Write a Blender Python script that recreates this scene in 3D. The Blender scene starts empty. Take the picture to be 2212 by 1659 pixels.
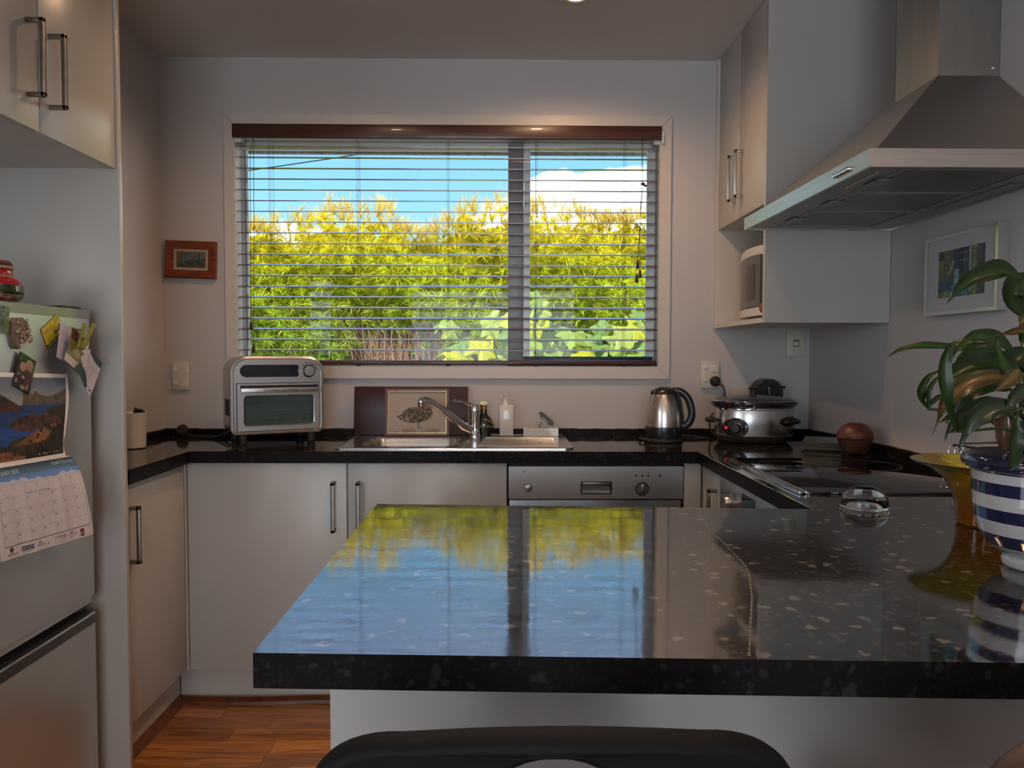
import bpy, bmesh, math, random
import numpy as np
from mathutils import Vector, Matrix, noise
from mathutils.geometry import tessellate_polygon

SC = bpy.context.scene
COL = SC.collection
PI = math.pi
rnd = random.Random(7)

# ---------------------------------------------------------------- camera
cam_d = bpy.data.cameras.new('camera')
cam_d.sensor_width = 36.0
cam_d.lens = 1600.0 / 2212.0 * 36.0
cam_d.clip_start = 0.02
cam_d.clip_end = 400
cam = bpy.data.objects.new('camera', cam_d)
COL.objects.link(cam)
SC.camera = cam
_p, _y, _r = 0.0405, 0.0140, 0.0019
_f = Vector((math.sin(_y) * math.cos(_p), math.cos(_y) * math.cos(_p), -math.sin(_p)))
_rt = Vector((math.cos(_y), -math.sin(_y), 0))
_up = _rt.cross(_f)
_r2 = _rt * math.cos(_r) + _up * math.sin(_r)
_u2 = -_rt * math.sin(_r) + _up * math.cos(_r)
cam.matrix_world = Matrix(((_r2.x, _u2.x, -_f.x, 0), (_r2.y, _u2.y, -_f.y, 0), (_r2.z, _u2.z, -_f.z, 1.231), (0, 0, 0, 1)))

# ---------------------------------------------------------------- view
SC.view_settings.view_transform = 'Standard'
SC.view_settings.look = 'None'
SC.view_settings.gamma = 1.0
SC.view_settings.use_curve_mapping = False
SC.view_settings.exposure = 0.0
SC.cycles.use_denoising = True
SC.cycles.max_bounces = 10
SC.cycles.diffuse_bounces = 4
SC.cycles.glossy_bounces = 5
SC.cycles.transmission_bounces = 8
SC.cycles.transparent_max_bounces = 12
SC.cycles.caustics_reflective = False
SC.cycles.caustics_refractive = False
SC.cycles.sample_clamp_indirect = 6.0


# ---------------------------------------------------------------- sky
def build_world():
    w = bpy.data.worlds.new('sky')
    SC.world = w
    w.use_nodes = True
    nt = w.node_tree
    N, L = nt.nodes, nt.links
    N.clear()
    out = N.new('ShaderNodeOutputWorld')
    bg = N.new('ShaderNodeBackground')
    bg.inputs['Strength'].default_value = 1.3
    tc = N.new('ShaderNodeTexCoord')
    sep = N.new('ShaderNodeSeparateXYZ')
    L.new(tc.outputs['Generated'], sep.inputs[0])
    ramp = N.new('ShaderNodeValToRGB')
    cr = ramp.color_ramp
    cr.elements[0].position = 0.0
    cr.elements[0].color = (0.30, 0.46, 0.62, 1)
    cr.elements[1].position = 1.0
    cr.elements[1].color = (0.10, 0.28, 0.75, 1)
    for p, c in ((0.08, (0.42, 0.84, 1.0, 1)), (0.25, (0.26, 0.62, 0.98, 1)), (0.38, (0.42, 0.60, 1.0, 1)), (0.6, (0.34, 0.52, 1.0, 1))):
        e = cr.elements.new(p)
        e.color = c
    L.new(sep.outputs['Z'], ramp.inputs[0])
    mp = N.new('ShaderNodeMapping')
    mp.inputs['Location'].default_value = (5.1, 3.3, 1.4)
    mp.inputs['Scale'].default_value = (1.0, 1.0, 1.7)
    L.new(tc.outputs['Generated'], mp.inputs[0])
    no = N.new('ShaderNodeTexNoise')
    no.inputs['Scale'].default_value = 6.5
    no.inputs['Detail'].default_value = 7
    no.inputs['Roughness'].default_value = 0.52
    L.new(mp.outputs[0], no.inputs['Vector'])
    # cloud cover: banks low over the horizon, thin wisps higher up
    mr = N.new('ShaderNodeMapRange')
    mr.inputs['From Min'].default_value = 0.12
    mr.inputs['From Max'].default_value = 0.27
    mr.inputs['To Min'].default_value = 0.26
    mr.inputs['To Max'].default_value = 0.74
    L.new(sep.outputs['Z'], mr.inputs['Value'])
    sub = N.new('ShaderNodeMath')
    sub.operation = 'SUBTRACT'
    lean = N.new('ShaderNodeMath')          # the bank is thicker towards the right
    lean.operation = 'MULTIPLY_ADD'
    lean.inputs[1].default_value = 0.50
    L.new(sep.outputs['X'], lean.inputs[0])
    L.new(no.outputs[0], lean.inputs[2])
    L.new(lean.outputs[0], sub.inputs[0])
    L.new(mr.outputs[0], sub.inputs[1])
    mr2 = N.new('ShaderNodeMapRange')
    mr2.inputs['From Min'].default_value = 0.0
    mr2.inputs['From Max'].default_value = 0.07
    L.new(sub.outputs[0], mr2.inputs['Value'])
    mix = N.new('ShaderNodeMix')
    mix.data_type = 'RGBA'
    L.new(mr2.outputs[0], mix.inputs[0])
    L.new(ramp.outputs[0], mix.inputs[6])
    mix.inputs[7].default_value = (2.4, 2.45, 2.6, 1)
    L.new(mix.outputs[2], bg.inputs['Color'])
    L.new(bg.outputs[0], out.inputs[0])


build_world()


def area(name, loc, direction, sx, sy, power, color, spread=PI):
    d = bpy.data.lights.new(name, 'AREA')
    d.shape = 'RECTANGLE'
    d.size, d.size_y = sx, sy
    d.energy = power
    d.color = color
    d.spread = spread
    o = bpy.data.objects.new(name, d)
    o.location = loc
    o.rotation_euler = Vector(direction).to_track_quat('-Z', 'Y').to_euler()
    COL.objects.link(o)
    return o


# sun over the roof, lighting the hedge
sd = bpy.data.lights.new('sun', 'SUN')
sd.energy = 8.0
sd.angle = math.radians(1.0)
sd.color = (1.0, 0.95, 0.84)
so = bpy.data.objects.new('sun', sd)
so.rotation_euler = Vector((0.45, 0.55, -0.78)).to_track_quat('-Z', 'Y').to_euler()
so.location = (-4, -6, 9)
COL.objects.link(so)
# daylight through the glazed doors of the living room behind the camera
area('daylight_rear_doors', (-0.1, -2.96, 1.15), (0, 1, 0), 2.0, 1.9, 27, (0.80, 0.90, 1.0))
# added fill light for the right wall, in front of an invented side window
area('added_side_fill', (-1.82, -0.55, 1.45), (1, 0.12, -0.05), 1.5, 1.1, 27, (0.82, 0.90, 1.0))
DOWNLIGHTS = [(0.245, 2.50), (-0.58, 2.34), (0.35, 1.20), (-0.45, 0.55), (0.95, 0.3), (-0.3, -0.8)]
DOWN_POWER = 15


# ---------------------------------------------------------------- materials
def srgb(r, g, b):
    def f(c):
        c /= 255.0
        return c / 12.92 if c <= 0.04045 else ((c + 0.055) / 1.055) ** 2.4
    return (f(r), f(g), f(b), 1.0)


def new_mat(name):
    m = bpy.data.materials.new(name)
    m.use_nodes = True
    return m, m.node_tree, m.node_tree.nodes['Principled BSDF']


def mat(name, col, rough=0.5, metal=0.0, spec=0.5, bump=0.0, bscale=60.0, var=0.0, vscale=6.0, coat=0.0, ior=1.5, aniso=None, stretch=None, sheen=0.0, alpha=None, detail=3):
    """plain principled material with optional fine noise relief and colour variation"""
    m, nt, b = new_mat(name)
    N, L = nt.nodes, nt.links
    col = tuple(col) if len(col) == 4 else tuple(col) + (1.0,)
    b.inputs['Base Color'].default_value = col
    b.inputs['Roughness'].default_value = rough
    b.inputs['Metallic'].default_value = metal
    b.inputs['Specular IOR Level'].default_value = spec
    b.inputs['IOR'].default_value = ior
    b.inputs['Coat Weight'].default_value = coat
    b.inputs['Coat Roughness'].default_value = 0.06
    b.inputs['Sheen Weight'].default_value = sheen
    if bump or var:
        tc = N.new('ShaderNodeTexCoord')
        src = tc.outputs['Object']
        if stretch:
            mp = N.new('ShaderNodeMapping')
            mp.inputs['Scale'].default_value = stretch
            L.new(src, mp.inputs[0])
            src = mp.outputs[0]
    if bump:
        no = N.new('ShaderNodeTexNoise')
        no.inputs['Scale'].default_value = bscale
        no.inputs['Detail'].default_value = detail
        L.new(src, no.inputs['Vector'])
        bp = N.new('ShaderNodeBump')
        bp.inputs['Strength'].default_value = bump
        bp.inputs['Distance'].default_value = 0.002
        L.new(no.outputs[0], bp.inputs['Height'])
        L.new(bp.outputs[0], b.inputs['Normal'])
    if var:
        n2 = N.new('ShaderNodeTexNoise')
        n2.inputs['Scale'].default_value = vscale
        n2.inputs['Detail'].default_value = 4
        L.new(src, n2.inputs['Vector'])
        hs = N.new('ShaderNodeMapRange')
        hs.inputs['From Min'].default_value = 0.3
        hs.inputs['From Max'].default_value = 0.7
        hs.inputs['To Min'].default_value = 1 - var
        hs.inputs['To Max'].default_value = 1 + var
        L.new(n2.outputs[0], hs.inputs['Value'])
        mx = N.new('ShaderNodeVectorMath')
        mx.operation = 'SCALE'
        mx.inputs[0].default_value = col[:3]
        L.new(hs.outputs[0], mx.inputs['Scale'])
        L.new(mx.outputs[0], b.inputs['Base Color'])
    return m


def attr_mat(name, rough=0.5, spec=0.5, coat=0.0, trans=0.0):
    """flat print / coloured pieces: colour comes from the mesh's own colour attribute"""
    m, nt, b = new_mat(name)
    N, L = nt.nodes, nt.links
    a = N.new('ShaderNodeAttribute')
    a.attribute_name = 'tint'
    L.new(a.outputs['Color'], b.inputs['Base Color'])
    b.inputs['Roughness'].default_value = rough
    b.inputs['Specular IOR Level'].default_value = spec
    b.inputs['Coat Weight'].default_value = coat
    if trans:
        t = N.new('ShaderNodeBsdfTranslucent')
        L.new(a.outputs['Color'], t.inputs['Color'])
        mx = N.new('ShaderNodeMixShader')
        mx.inputs[0].default_value = trans
        out = N['Material Output']
        L.new(b.outputs[0], mx.inputs[1])
        L.new(t.outputs[0], mx.inputs[2])
        L.new(mx.outputs[0], out.inputs[0])
    return m


def wood_mat(name, c1, c2, scale=(1.2, 14, 14), rough=0.4, nscale=3.0, coat=0.0, bump=0.1):
    m, nt, b = new_mat(name)
    N, L = nt.nodes, nt.links
    tc = N.new('ShaderNodeTexCoord')
    oi = N.new('ShaderNodeObjectInfo')
    mp = N.new('ShaderNodeMapping')
    mp.inputs['Scale'].default_value = scale
    L.new(tc.outputs['Object'], mp.inputs[0])
    ad = N.new('ShaderNodeVectorMath')
    ad.operation = 'ADD'
    sc = N.new('ShaderNodeVectorMath')
    sc.operation = 'SCALE'
    sc.inputs[0].default_value = (37, 19, 53)
    L.new(oi.outputs['Random'], sc.inputs['Scale'])
    L.new(mp.outputs[0], ad.inputs[0])
    L.new(sc.outputs[0], ad.inputs[1])
    no = N.new('ShaderNodeTexNoise')
    no.inputs['Scale'].default_value = nscale
    no.inputs['Detail'].default_value = 6
    no.inputs['Distortion'].default_value = 0.9
    L.new(ad.outputs[0], no.inputs['Vector'])
    rp = N.new('ShaderNodeValToRGB')
    rp.color_ramp.elements[0].position = 0.3
    rp.color_ramp.elements[0].color = c1
    rp.color_ramp.elements[1].position = 0.72
    rp.color_ramp.elements[1].color = c2
    L.new(no.outputs[0], rp.inputs[0])
    mr = N.new('ShaderNodeMapRange')
    mr.inputs['To Min'].default_value = 0.62
    mr.inputs['To Max'].default_value = 1.3
    L.new(oi.outputs['Random'], mr.inputs['Value'])
    mx = N.new('ShaderNodeVectorMath')
    mx.operation = 'SCALE'
    L.new(rp.outputs[0], mx.inputs[0])
    L.new(mr.outputs[0], mx.inputs['Scale'])
    L.new(mx.outputs[0], b.inputs['Base Color'])
    b.inputs['Roughness'].default_value = rough
    b.inputs['Coat Weight'].default_value = coat
    bp = N.new('ShaderNodeBump')
    bp.inputs['Strength'].default_value = bump
    bp.inputs['Distance'].default_value = 0.001
    L.new(no.outputs[0], bp.inputs['Height'])
    L.new(bp.outputs[0], b.inputs['Normal'])
    return m


def stone_mat(name, top=True):
    """black engineered stone with pale flecks, fine scratches and a high polish"""
    m, nt, b = new_mat(name)
    N, L = nt.nodes, nt.links
    tc = N.new('ShaderNodeTexCoord')

    def flecks(scale, lo, hi, colr, prev, stretch=(1, 1, 1)):
        mp = N.new('ShaderNodeMapping')
        mp.inputs['Scale'].default_value = stretch
        L.new(tc.outputs['Object'], mp.inputs[0])
        wob = N.new('ShaderNodeTexNoise')
        wob.inputs['Scale'].default_value = scale * 2.2
        L.new(mp.outputs[0], wob.inputs['Vector'])
        sub = N.new('ShaderNodeVectorMath')
        sub.operation = 'MULTIPLY_ADD'
        sub.inputs[1].default_value = (0.7 / scale,) * 3
        L.new(wob.outputs['Color'], sub.inputs[0])
        L.new(mp.outputs[0], sub.inputs[2])
        v = N.new('ShaderNodeTexVoronoi')
        v.inputs['Scale'].default_value = scale
        L.new(sub.outputs[0], v.inputs['Vector'])
        sz = N.new('ShaderNodeSeparateColor')
        L.new(v.outputs['Color'], sz.inputs[0])
        gate = N.new('ShaderNodeMath')
        gate.operation = 'GREATER_THAN'
        gate.inputs[1].default_value = hi
        L.new(sz.outputs[0], gate.inputs[0])
        d = N.new('ShaderNodeMapRange')
        d.inputs['From Min'].default_value = lo
        d.inputs['From Max'].default_value = lo * 0.7
        L.new(v.outputs['Distance'], d.inputs['Value'])
        mul = N.new('ShaderNodeMath')
        mul.operation = 'MULTIPLY'
        L.new(gate.outputs[0], mul.inputs[0])
        L.new(d.outputs[0], mul.inputs[1])
        mx = N.new('ShaderNodeMix')
        mx.data_type = 'RGBA'
        L.new(mul.outputs[0], mx.inputs[0])
        if prev is None:
            mx.inputs[6].default_value = (0.008, 0.007, 0.007, 1)
        else:
            L.new(prev, mx.inputs[6])
        mx.inputs[7].default_value = colr
        return mx.outputs[2]

    o = flecks(150, 0.45, 0.50, (0.026, 0.023, 0.020, 1) if top else (0.013, 0.012, 0.012, 1), None)
    o = flecks(75, 0.42, 0.62, (0.07, 0.052, 0.042, 1) if top else (0.022, 0.021, 0.019, 1), o)
    o = flecks(36, 0.30, 0.64, (0.18, 0.155, 0.12, 1) if top else (0.024, 0.023, 0.021, 1), o)
    L.new(o, b.inputs['Base Color'])
    no = N.new('ShaderNodeTexNoise')
    no.inputs['Scale'].default_value = 9
    no.inputs['Detail'].default_value = 5
    L.new(tc.outputs['Object'], no.inputs['Vector'])
    mr = N.new('ShaderNodeMapRange')
    mr.inputs['From Min'].default_value = 0.35
    mr.inputs['From Max'].default_value = 0.75
    mr.inputs['To Min'].default_value = 0.045 if top else 0.4
    mr.inputs['To Max'].default_value = 0.10 if top else 0.4
    L.new(no.outputs[0], mr.inputs['Value'])
    L.new(mr.outputs[0], b.inputs['Roughness'])
    if top:
        b.inputs['IOR'].default_value = 4.2
        n3 = N.new('ShaderNodeTexNoise')
        n3.inputs['Scale'].default_value = 20
        n3.inputs['Detail'].default_value = 3
        L.new(tc.outputs['Object'], n3.inputs['Vector'])
        bp = N.new('ShaderNodeBump')
        bp.inputs['Strength'].default_value = 0.08
        bp.inputs['Distance'].default_value = 0.002
        L.new(n3.outputs[0], bp.inputs['Height'])
        L.new(bp.outputs[0], b.inputs['Normal'])
    else:
        b.inputs['IOR'].default_value = 1.35
        b.inputs['Specular IOR Level'].default_value = 0.15
    return m


def glass_mat(name, col=(1, 1, 1, 1), rough=0.0, ior=1.45):
    m, nt, b = new_mat(name)
    b.inputs['Base Color'].default_value = col
    b.inputs['Transmission Weight'].default_value = 1.0
    b.inputs['Roughness'].default_value = rough
    b.inputs['IOR'].default_value = ior
    return m


def pane_mat(name, tint=(0.97, 0.985, 0.98, 1)):
    """thin clear pane: lets light straight through, reflects by angle"""
    m = bpy.data.materials.new(name)
    m.use_nodes = True
    N, L = m.node_tree.nodes, m.node_tree.links
    N.clear()
    out = N.new('ShaderNodeOutputMaterial')
    tr = N.new('ShaderNodeBsdfTransparent')
    tr.inputs[0].default_value = tint
    gl = N.new('ShaderNodeBsdfGlossy')
    gl.inputs['Roughness'].default_value = 0.01
    fr = N.new('ShaderNodeFresnel')
    geo = N.new('ShaderNodeNewGeometry')      # same reflectance from either side of the thin pane
    io = N.new('ShaderNodeMapRange')
    io.inputs['To Min'].default_value = 1.42
    io.inputs['To Max'].default_value = 1 / 1.42
    L.new(geo.outputs['Backfacing'], io.inputs['Value'])
    L.new(io.outputs[0], fr.inputs[0])
    mx = N.new('ShaderNodeMixShader')
    L.new(fr.outputs[0], mx.inputs[0])
    L.new(tr.outputs[0], mx.inputs[1])
    L.new(gl.outputs[0], mx.inputs[2])
    L.new(mx.outputs[0], out.inputs[0])
    return m


def emit_mat(name, col, s):
    m, nt, b = new_mat(name)
    b.inputs['Base Color'].default_value = (0, 0, 0, 1)
    b.inputs['Emission Color'].default_value = col
    b.inputs['Emission Strength'].default_value = s
    return m


M = {
    'wall': mat('wall_paint', (0.53, 0.505, 0.495), 0.65, bump=0.05, bscale=220),
    'ceiling': mat('ceiling_paint', (0.66, 0.64, 0.62), 0.8, bump=0.04, bscale=200),
    'trim': mat('trim_paint', (0.58, 0.54, 0.49), 0.4),
    'cab': mat('cabinet_lacquer', (0.47, 0.45, 0.415), 0.28, bump=0.03, bscale=9, var=0.03, vscale=5),
    'cabin': mat('cabinet_board', (0.62, 0.60, 0.56), 0.45),
    'dark_gap': mat('dark_gap', (0.02, 0.018, 0.018), 0.8),
    'steel': mat('brushed_steel', (0.56, 0.54, 0.53), 0.28, 1.0, bump=0.12, bscale=40, stretch=(2, 2, 60), var=0.08, vscale=3),
    'steel_h': mat('brushed_steel_level', (0.52, 0.51, 0.50), 0.32, 1.0, bump=0.10, bscale=30, stretch=(1, 1, 40), var=0.06, vscale=2),
    'steel_dark': mat('dark_steel', (0.26, 0.255, 0.25), 0.33, 1.0, var=0.1),
    'sink': mat('sink_steel', (0.62, 0.60, 0.57), 0.20, 1.0, bump=0.08, bscale=50),
    'handle': mat('handle_pewter', (0.30, 0.27, 0.235), 0.3, 1.0, var=0.1, vscale=30),
    'chrome': mat('chrome', (0.80, 0.80, 0.80), 0.06, 1.0),
    'black': mat('black_plastic', (0.012, 0.012, 0.013), 0.25),
    'blackm': mat('black_rubber', (0.012, 0.012, 0.012), 0.6),
    'fridge': mat('fridge_silver', (0.58, 0.60, 0.60), 0.30, 0.75, bump=0.05, bscale=18, var=0.05, vscale=4),
    'fridge_trim': mat('fridge_trim', (0.34, 0.34, 0.34), 0.22, 0.6),
    'white': mat('white_plastic', (0.72, 0.71, 0.68), 0.3),
    'cream': mat('cream_plastic', (0.60, 0.57, 0.48), 0.35),
    'ceramic': mat('white_ceramic', (0.70, 0.66, 0.62), 0.15, coat=0.5),
    'stone': stone_mat('worktop_stone', True),
    'stone_edge_darkened': stone_mat('worktop_stone_edge_darkened', False),  # same stone as the top, flecks painted darker for the dim edge
    'hob': mat('hob_glass', (0.006, 0.006, 0.007), 0.03, ior=1.9),
    'print': attr_mat('printed_paper', 0.42),
    'print_gloss': attr_mat('printed_gloss', 0.15, coat=0.4),
    'print_matte': attr_mat('printed_matte', 0.6),
    'glass': glass_mat('clear_glass'),
    'pane': pane_mat('window_pane'),
    'mahogany': wood_mat('mahogany', srgb(48, 12, 10), srgb(78, 24, 18), (2, 10, 10), 0.35),
    'frame_wood': wood_mat('frame_wood', srgb(88, 32, 12), srgb(130, 58, 24), (4, 20, 20), 0.35),
    'blind_wood': wood_mat('blind_wood', srgb(54, 30, 24), srgb(92, 54, 42), (0.6, 30, 30), 0.35, coat=0.2, bump=0.05),
    'slat': mat('slat_varnish', srgb(84, 46, 36), 0.22, coat=0.6, ior=1.7),
    'cord': mat('blind_cord', (0.06, 0.04, 0.035), 0.7),
    'gold': mat('gilt', (0.50, 0.38, 0.17), 0.25, 1.0),
}


# ---------------------------------------------------------------- mesh tools
class MB:
    """collects shapes into one bmesh"""

    def __init__(self):
        self.bm = bmesh.new()

    def box(self, x0, y0, z0, x1, y1, z1, bev=0.0, m=None, mi=0, seg=2):
        vs = [self.bm.verts.new(p) for p in ((x0, y0, z0), (x1, y0, z0), (x1, y1, z0), (x0, y1, z0), (x0, y0, z1), (x1, y0, z1), (x1, y1, z1), (x0, y1, z1))]
        fs = [self.bm.faces.new([vs[i] for i in f]) for f in ((0, 3, 2, 1), (4, 5, 6, 7), (0, 1, 5, 4), (1, 2, 6, 5), (2, 3, 7, 6), (3, 0, 4, 7))]
        for f in fs:
            f.material_index = mi
        if m is not None:
            for v in vs:
                v.co = m @ v.co
        if bev > 0:
            es = list({e for f in fs for e in f.edges})
            bmesh.ops.bevel(self.bm, geom=es, offset=bev, segments=seg, affect='EDGES', profile=0.5)
        return self

    def prism(self, outline, z0, z1, holes=(), axis='Z', mi=0, m=None, mi_side=None):
        """extrude a 2-D outline (with holes). axis Z: (x,y); axis Y: (x,z); axis X: (y,z)"""
        def P(a, b, c):
            v = {'Z': (a, b, c), 'Y': (a, c, b), 'X': (c, a, b)}[axis]
            v = Vector(v)
            return m @ v if m is not None else v
        loops = [list(outline)] + [list(h) for h in holes]
        flat = [p for l in loops for p in l]
        tris = tessellate_polygon([[Vector((p[0], p[1], 0)) for p in l] for l in loops])
        lo = [self.bm.verts.new(P(p[0], p[1], z0)) for p in flat]
        hi = [self.bm.verts.new(P(p[0], p[1], z1)) for p in flat]
        for t in tris:
            for vs in ((lo[t[0]], lo[t[1]], lo[t[2]]), (hi[t[2]], hi[t[1]], hi[t[0]])):
                try:
                    f = self.bm.faces.new(vs)
                    f.material_index = mi
                except ValueError:
                    pass
        k = 0
        for l in loops:
            n = len(l)
            for i in range(n):
                j = (i + 1) % n
                f = self.bm.faces.new((lo[k + i], lo[k + j], hi[k + j], hi[k + i]))
                f.material_index = mi if mi_side is None else mi_side
            k += n
        return self

    def lathe(self, prof, c=(0, 0, 0), n=32, m=None, mi=0, sx=1.0, sy=1.0, cap=True):
        """spin a profile of (radius, height) round Z"""
        rings = []
        for r, z in prof:
            if r < 1e-6:
                p = Vector((c[0], c[1], c[2] + z))
                rings.append([self.bm.verts.new(m @ p if m is not None else p)])
            else:
                ring = []
                for i in range(n):
                    a = 2 * PI * i / n
                    p = Vector((c[0] + r * math.cos(a) * sx, c[1] + r * math.sin(a) * sy, c[2] + z))
                    ring.append(self.bm.verts.new(m @ p if m is not None else p))
                rings.append(ring)
        for a, b in zip(rings[:-1], rings[1:]):
            if len(a) == 1 and len(b) == 1:
                continue
            for i in range(n):
                j = (i + 1) % n
                if len(a) == 1:
                    f = self.bm.faces.new((a[0], b[j], b[i]))
                elif len(b) == 1:
                    f = self.bm.faces.new((a[i], a[j], b[0]))
                else:
                    f = self.bm.faces.new((a[i], a[j], b[j], b[i]))
                f.material_index = mi
        if cap:
            for r_, rev in ((rings[0], True), (rings[-1], False)):
                if len(r_) > 1:
                    f = self.bm.faces.new(list(reversed(r_)) if rev else r_)
                    f.material_index = mi
        return self

    def cyl(self, p0, p1, r, n=16, mi=0, r1=None):
        return self.tube([p0, p1], r, n, mi=mi, r_end=r1)

    def tube(self, pts, r, n=8, closed=False, mi=0, r_end=None, radii=None, flat=1.0, m=None):
        pts = [Vector(p) for p in pts]
        if m is not None:
            pts = [m @ p for p in pts]
        k = len(pts)
        rings = []
        prev = None
        for i, p in enumerate(pts):
            if closed:
                t = (pts[(i + 1) % k] - pts[i - 1]).normalized()
            else:
                t = (pts[min(i + 1, k - 1)] - pts[max(i - 1, 0)]).normalized()
            if prev is None:
                a = Vector((0, 0, 1)) if abs(t.z) < 0.9 else Vector((1, 0, 0))
                u = t.cross(a).normalized()
            else:
                u = (prev - t * prev.dot(t)).normalized()
            prev = u
            v = t.cross(u)
            rr = radii[i] if radii else (r if r_end is None else r + (r_end - r) * i / (k - 1))
            rings.append([self.bm.verts.new(p + (u * math.cos(2 * PI * q / n) + v * math.sin(2 * PI * q / n) * flat) * rr) for q in range(n)])
        rng = range(k) if closed else range(k - 1)
        for i in rng:
            a, b = rings[i], rings[(i + 1) % k]
            for q in range(n):
                w = (q + 1) % n
                f = self.bm.faces.new((a[q], a[w], b[w], b[q]))
                f.material_index = mi
        if not closed:
            self.bm.faces.new(list(reversed(rings[0]))).material_index = mi
            self.bm.faces.new(rings[-1]).material_index = mi
        return self

    def quad(self, a, b, c, d, mi=0):
        f = self.bm.faces.new([self.bm.verts.new(p) for p in (a, b, c, d)])
        f.material_index = mi
        return self

    def sphere(self, c, r, n=16, mi=0, s=(1, 1, 1), m=None):
        prof = [(r * math.sin(PI * i / (n // 2)), -r * math.cos(PI * i / (n // 2)) * s[2]) for i in range(n // 2 + 1)]
        prof[0] = (0, prof[0][1])
        prof[-1] = (0, prof[-1][1])
        return self.lathe(prof, c, n, m, mi, s[0], s[1])

    def build(self, name, mats, parent=None, smooth=35.0, local=False):
        """link as ONE object. Vertices are in world space unless local (then in the parent's space)."""
        bm = self.bm
        bmesh.ops.remove_doubles(bm, verts=bm.verts, dist=1e-6)
        bmesh.ops.recalc_face_normals(bm, faces=bm.faces)
        if parent is not None and not local:
            off = root_of(parent).location
            bmesh.ops.translate(bm, verts=bm.verts, vec=-off)
        me = bpy.data.meshes.new(name)
        bm.to_mesh(me)
        bm.free()
        if not isinstance(mats, (list, tuple)):
            mats = [mats]
        for q in mats:
            me.materials.append(q)
        if smooth:
            for p in me.polygons:
                p.use_smooth = True
            me.set_sharp_from_angle(angle=math.radians(smooth))
        o = bpy.data.objects.new(name, me)
        COL.objects.link(o)
        if parent is not None:
            o.parent = parent
        return o


def root_of(o):
    while o.parent is not None:
        o = o.parent
    return o


def thing(name, label, cat, loc=(0, 0, 0), group=None, rotz=0.0):
    o = bpy.data.objects.new(name, None)
    o.empty_display_size = 0.05
    COL.objects.link(o)
    o.location = loc
    o.rotation_euler = (0, 0, rotz)
    o['label'] = label
    o['category'] = cat
    if group:
        o['group'] = group
    return o


def tag(o, label=None, cat=None, group=None, kind=None):
    if label:
        o['label'] = label
    if cat:
        o['category'] = cat
    if group:
        o['group'] = group
    if kind:
        o['kind'] = kind
    return o


def struct(name, mb, m, parent=None, smooth=35.0):
    o = mb.build(name, m, parent, smooth)
    if parent is None:
        o['kind'] = 'structure'
    return o


def box(name, dims, m, parent=None, bev=0.0, local=False):
    return MB().box(*dims, bev=bev).build(name, m, parent, local=local)


def rect(x0, y0, x1, y1, r=0.0, n=5):
    if r <= 0:
        return [(x0, y0), (x1, y0), (x1, y1), (x0, y1)]
    out = []
    for cx, cy, a0 in ((x1 - r, y0 + r, -PI / 2), (x1 - r, y1 - r, 0), (x0 + r, y1 - r, PI / 2), (x0 + r, y0 + r, PI)):
        for i in range(n + 1):
            a = a0 + PI / 2 * i / n
            out.append((cx + r * math.cos(a), cy + r * math.sin(a)))
    return out


def circ(cx, cy, r, n=24, sy=1.0):
    return [(cx + r * math.cos(2 * PI * i / n), cy + r * sy * math.sin(2 * PI * i / n)) for i in range(n)]


def text_tris(s, size, align='LEFT'):
    """outline of words as flat triangles, from Blender's built-in font"""
    cu = bpy.data.curves.new('lettering', 'FONT')
    cu.body = s
    cu.size = size
    cu.align_x = align
    cu.resolution_u = 2
    ob = bpy.data.objects.new('lettering', cu)
    me = bpy.data.meshes.new_from_object(ob)
    me.calc_loop_triangles()
    v = [tuple(q.co[:2]) for q in me.vertices]
    t = [tuple(q.vertices) for q in me.loop_triangles]
    bpy.data.objects.remove(ob)
    bpy.data.curves.remove(cu)
    bpy.data.meshes.remove(me)
    return v, t


def lettering(name, s, size, m4, m, parent, local=False, align='CENTER', xs=1.0):
    """real, very thin lettering standing on a surface; m4 maps text plane (x right, y up) to space"""
    v, t = text_tris(s, size, align)
    mb = MB()
    vs = [mb.bm.verts.new(m4 @ Vector((p[0] * xs, p[1], 0))) for p in v]
    for q in t:
        try:
            mb.bm.faces.new([vs[i] for i in q])
        except ValueError:
            pass
    return mb.build(name, m, parent, smooth=0, local=local)


def frame_m4(o, xdir, ydir):
    x, y = Vector(xdir).normalized(), Vector(ydir).normalized()
    z = x.cross(y)
    return Matrix(((x.x, y.x, z.x, o[0]), (x.y, y.y, z.y, o[1]), (x.z, y.z, z.z, o[2]), (0, 0, 0, 1)))


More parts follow.
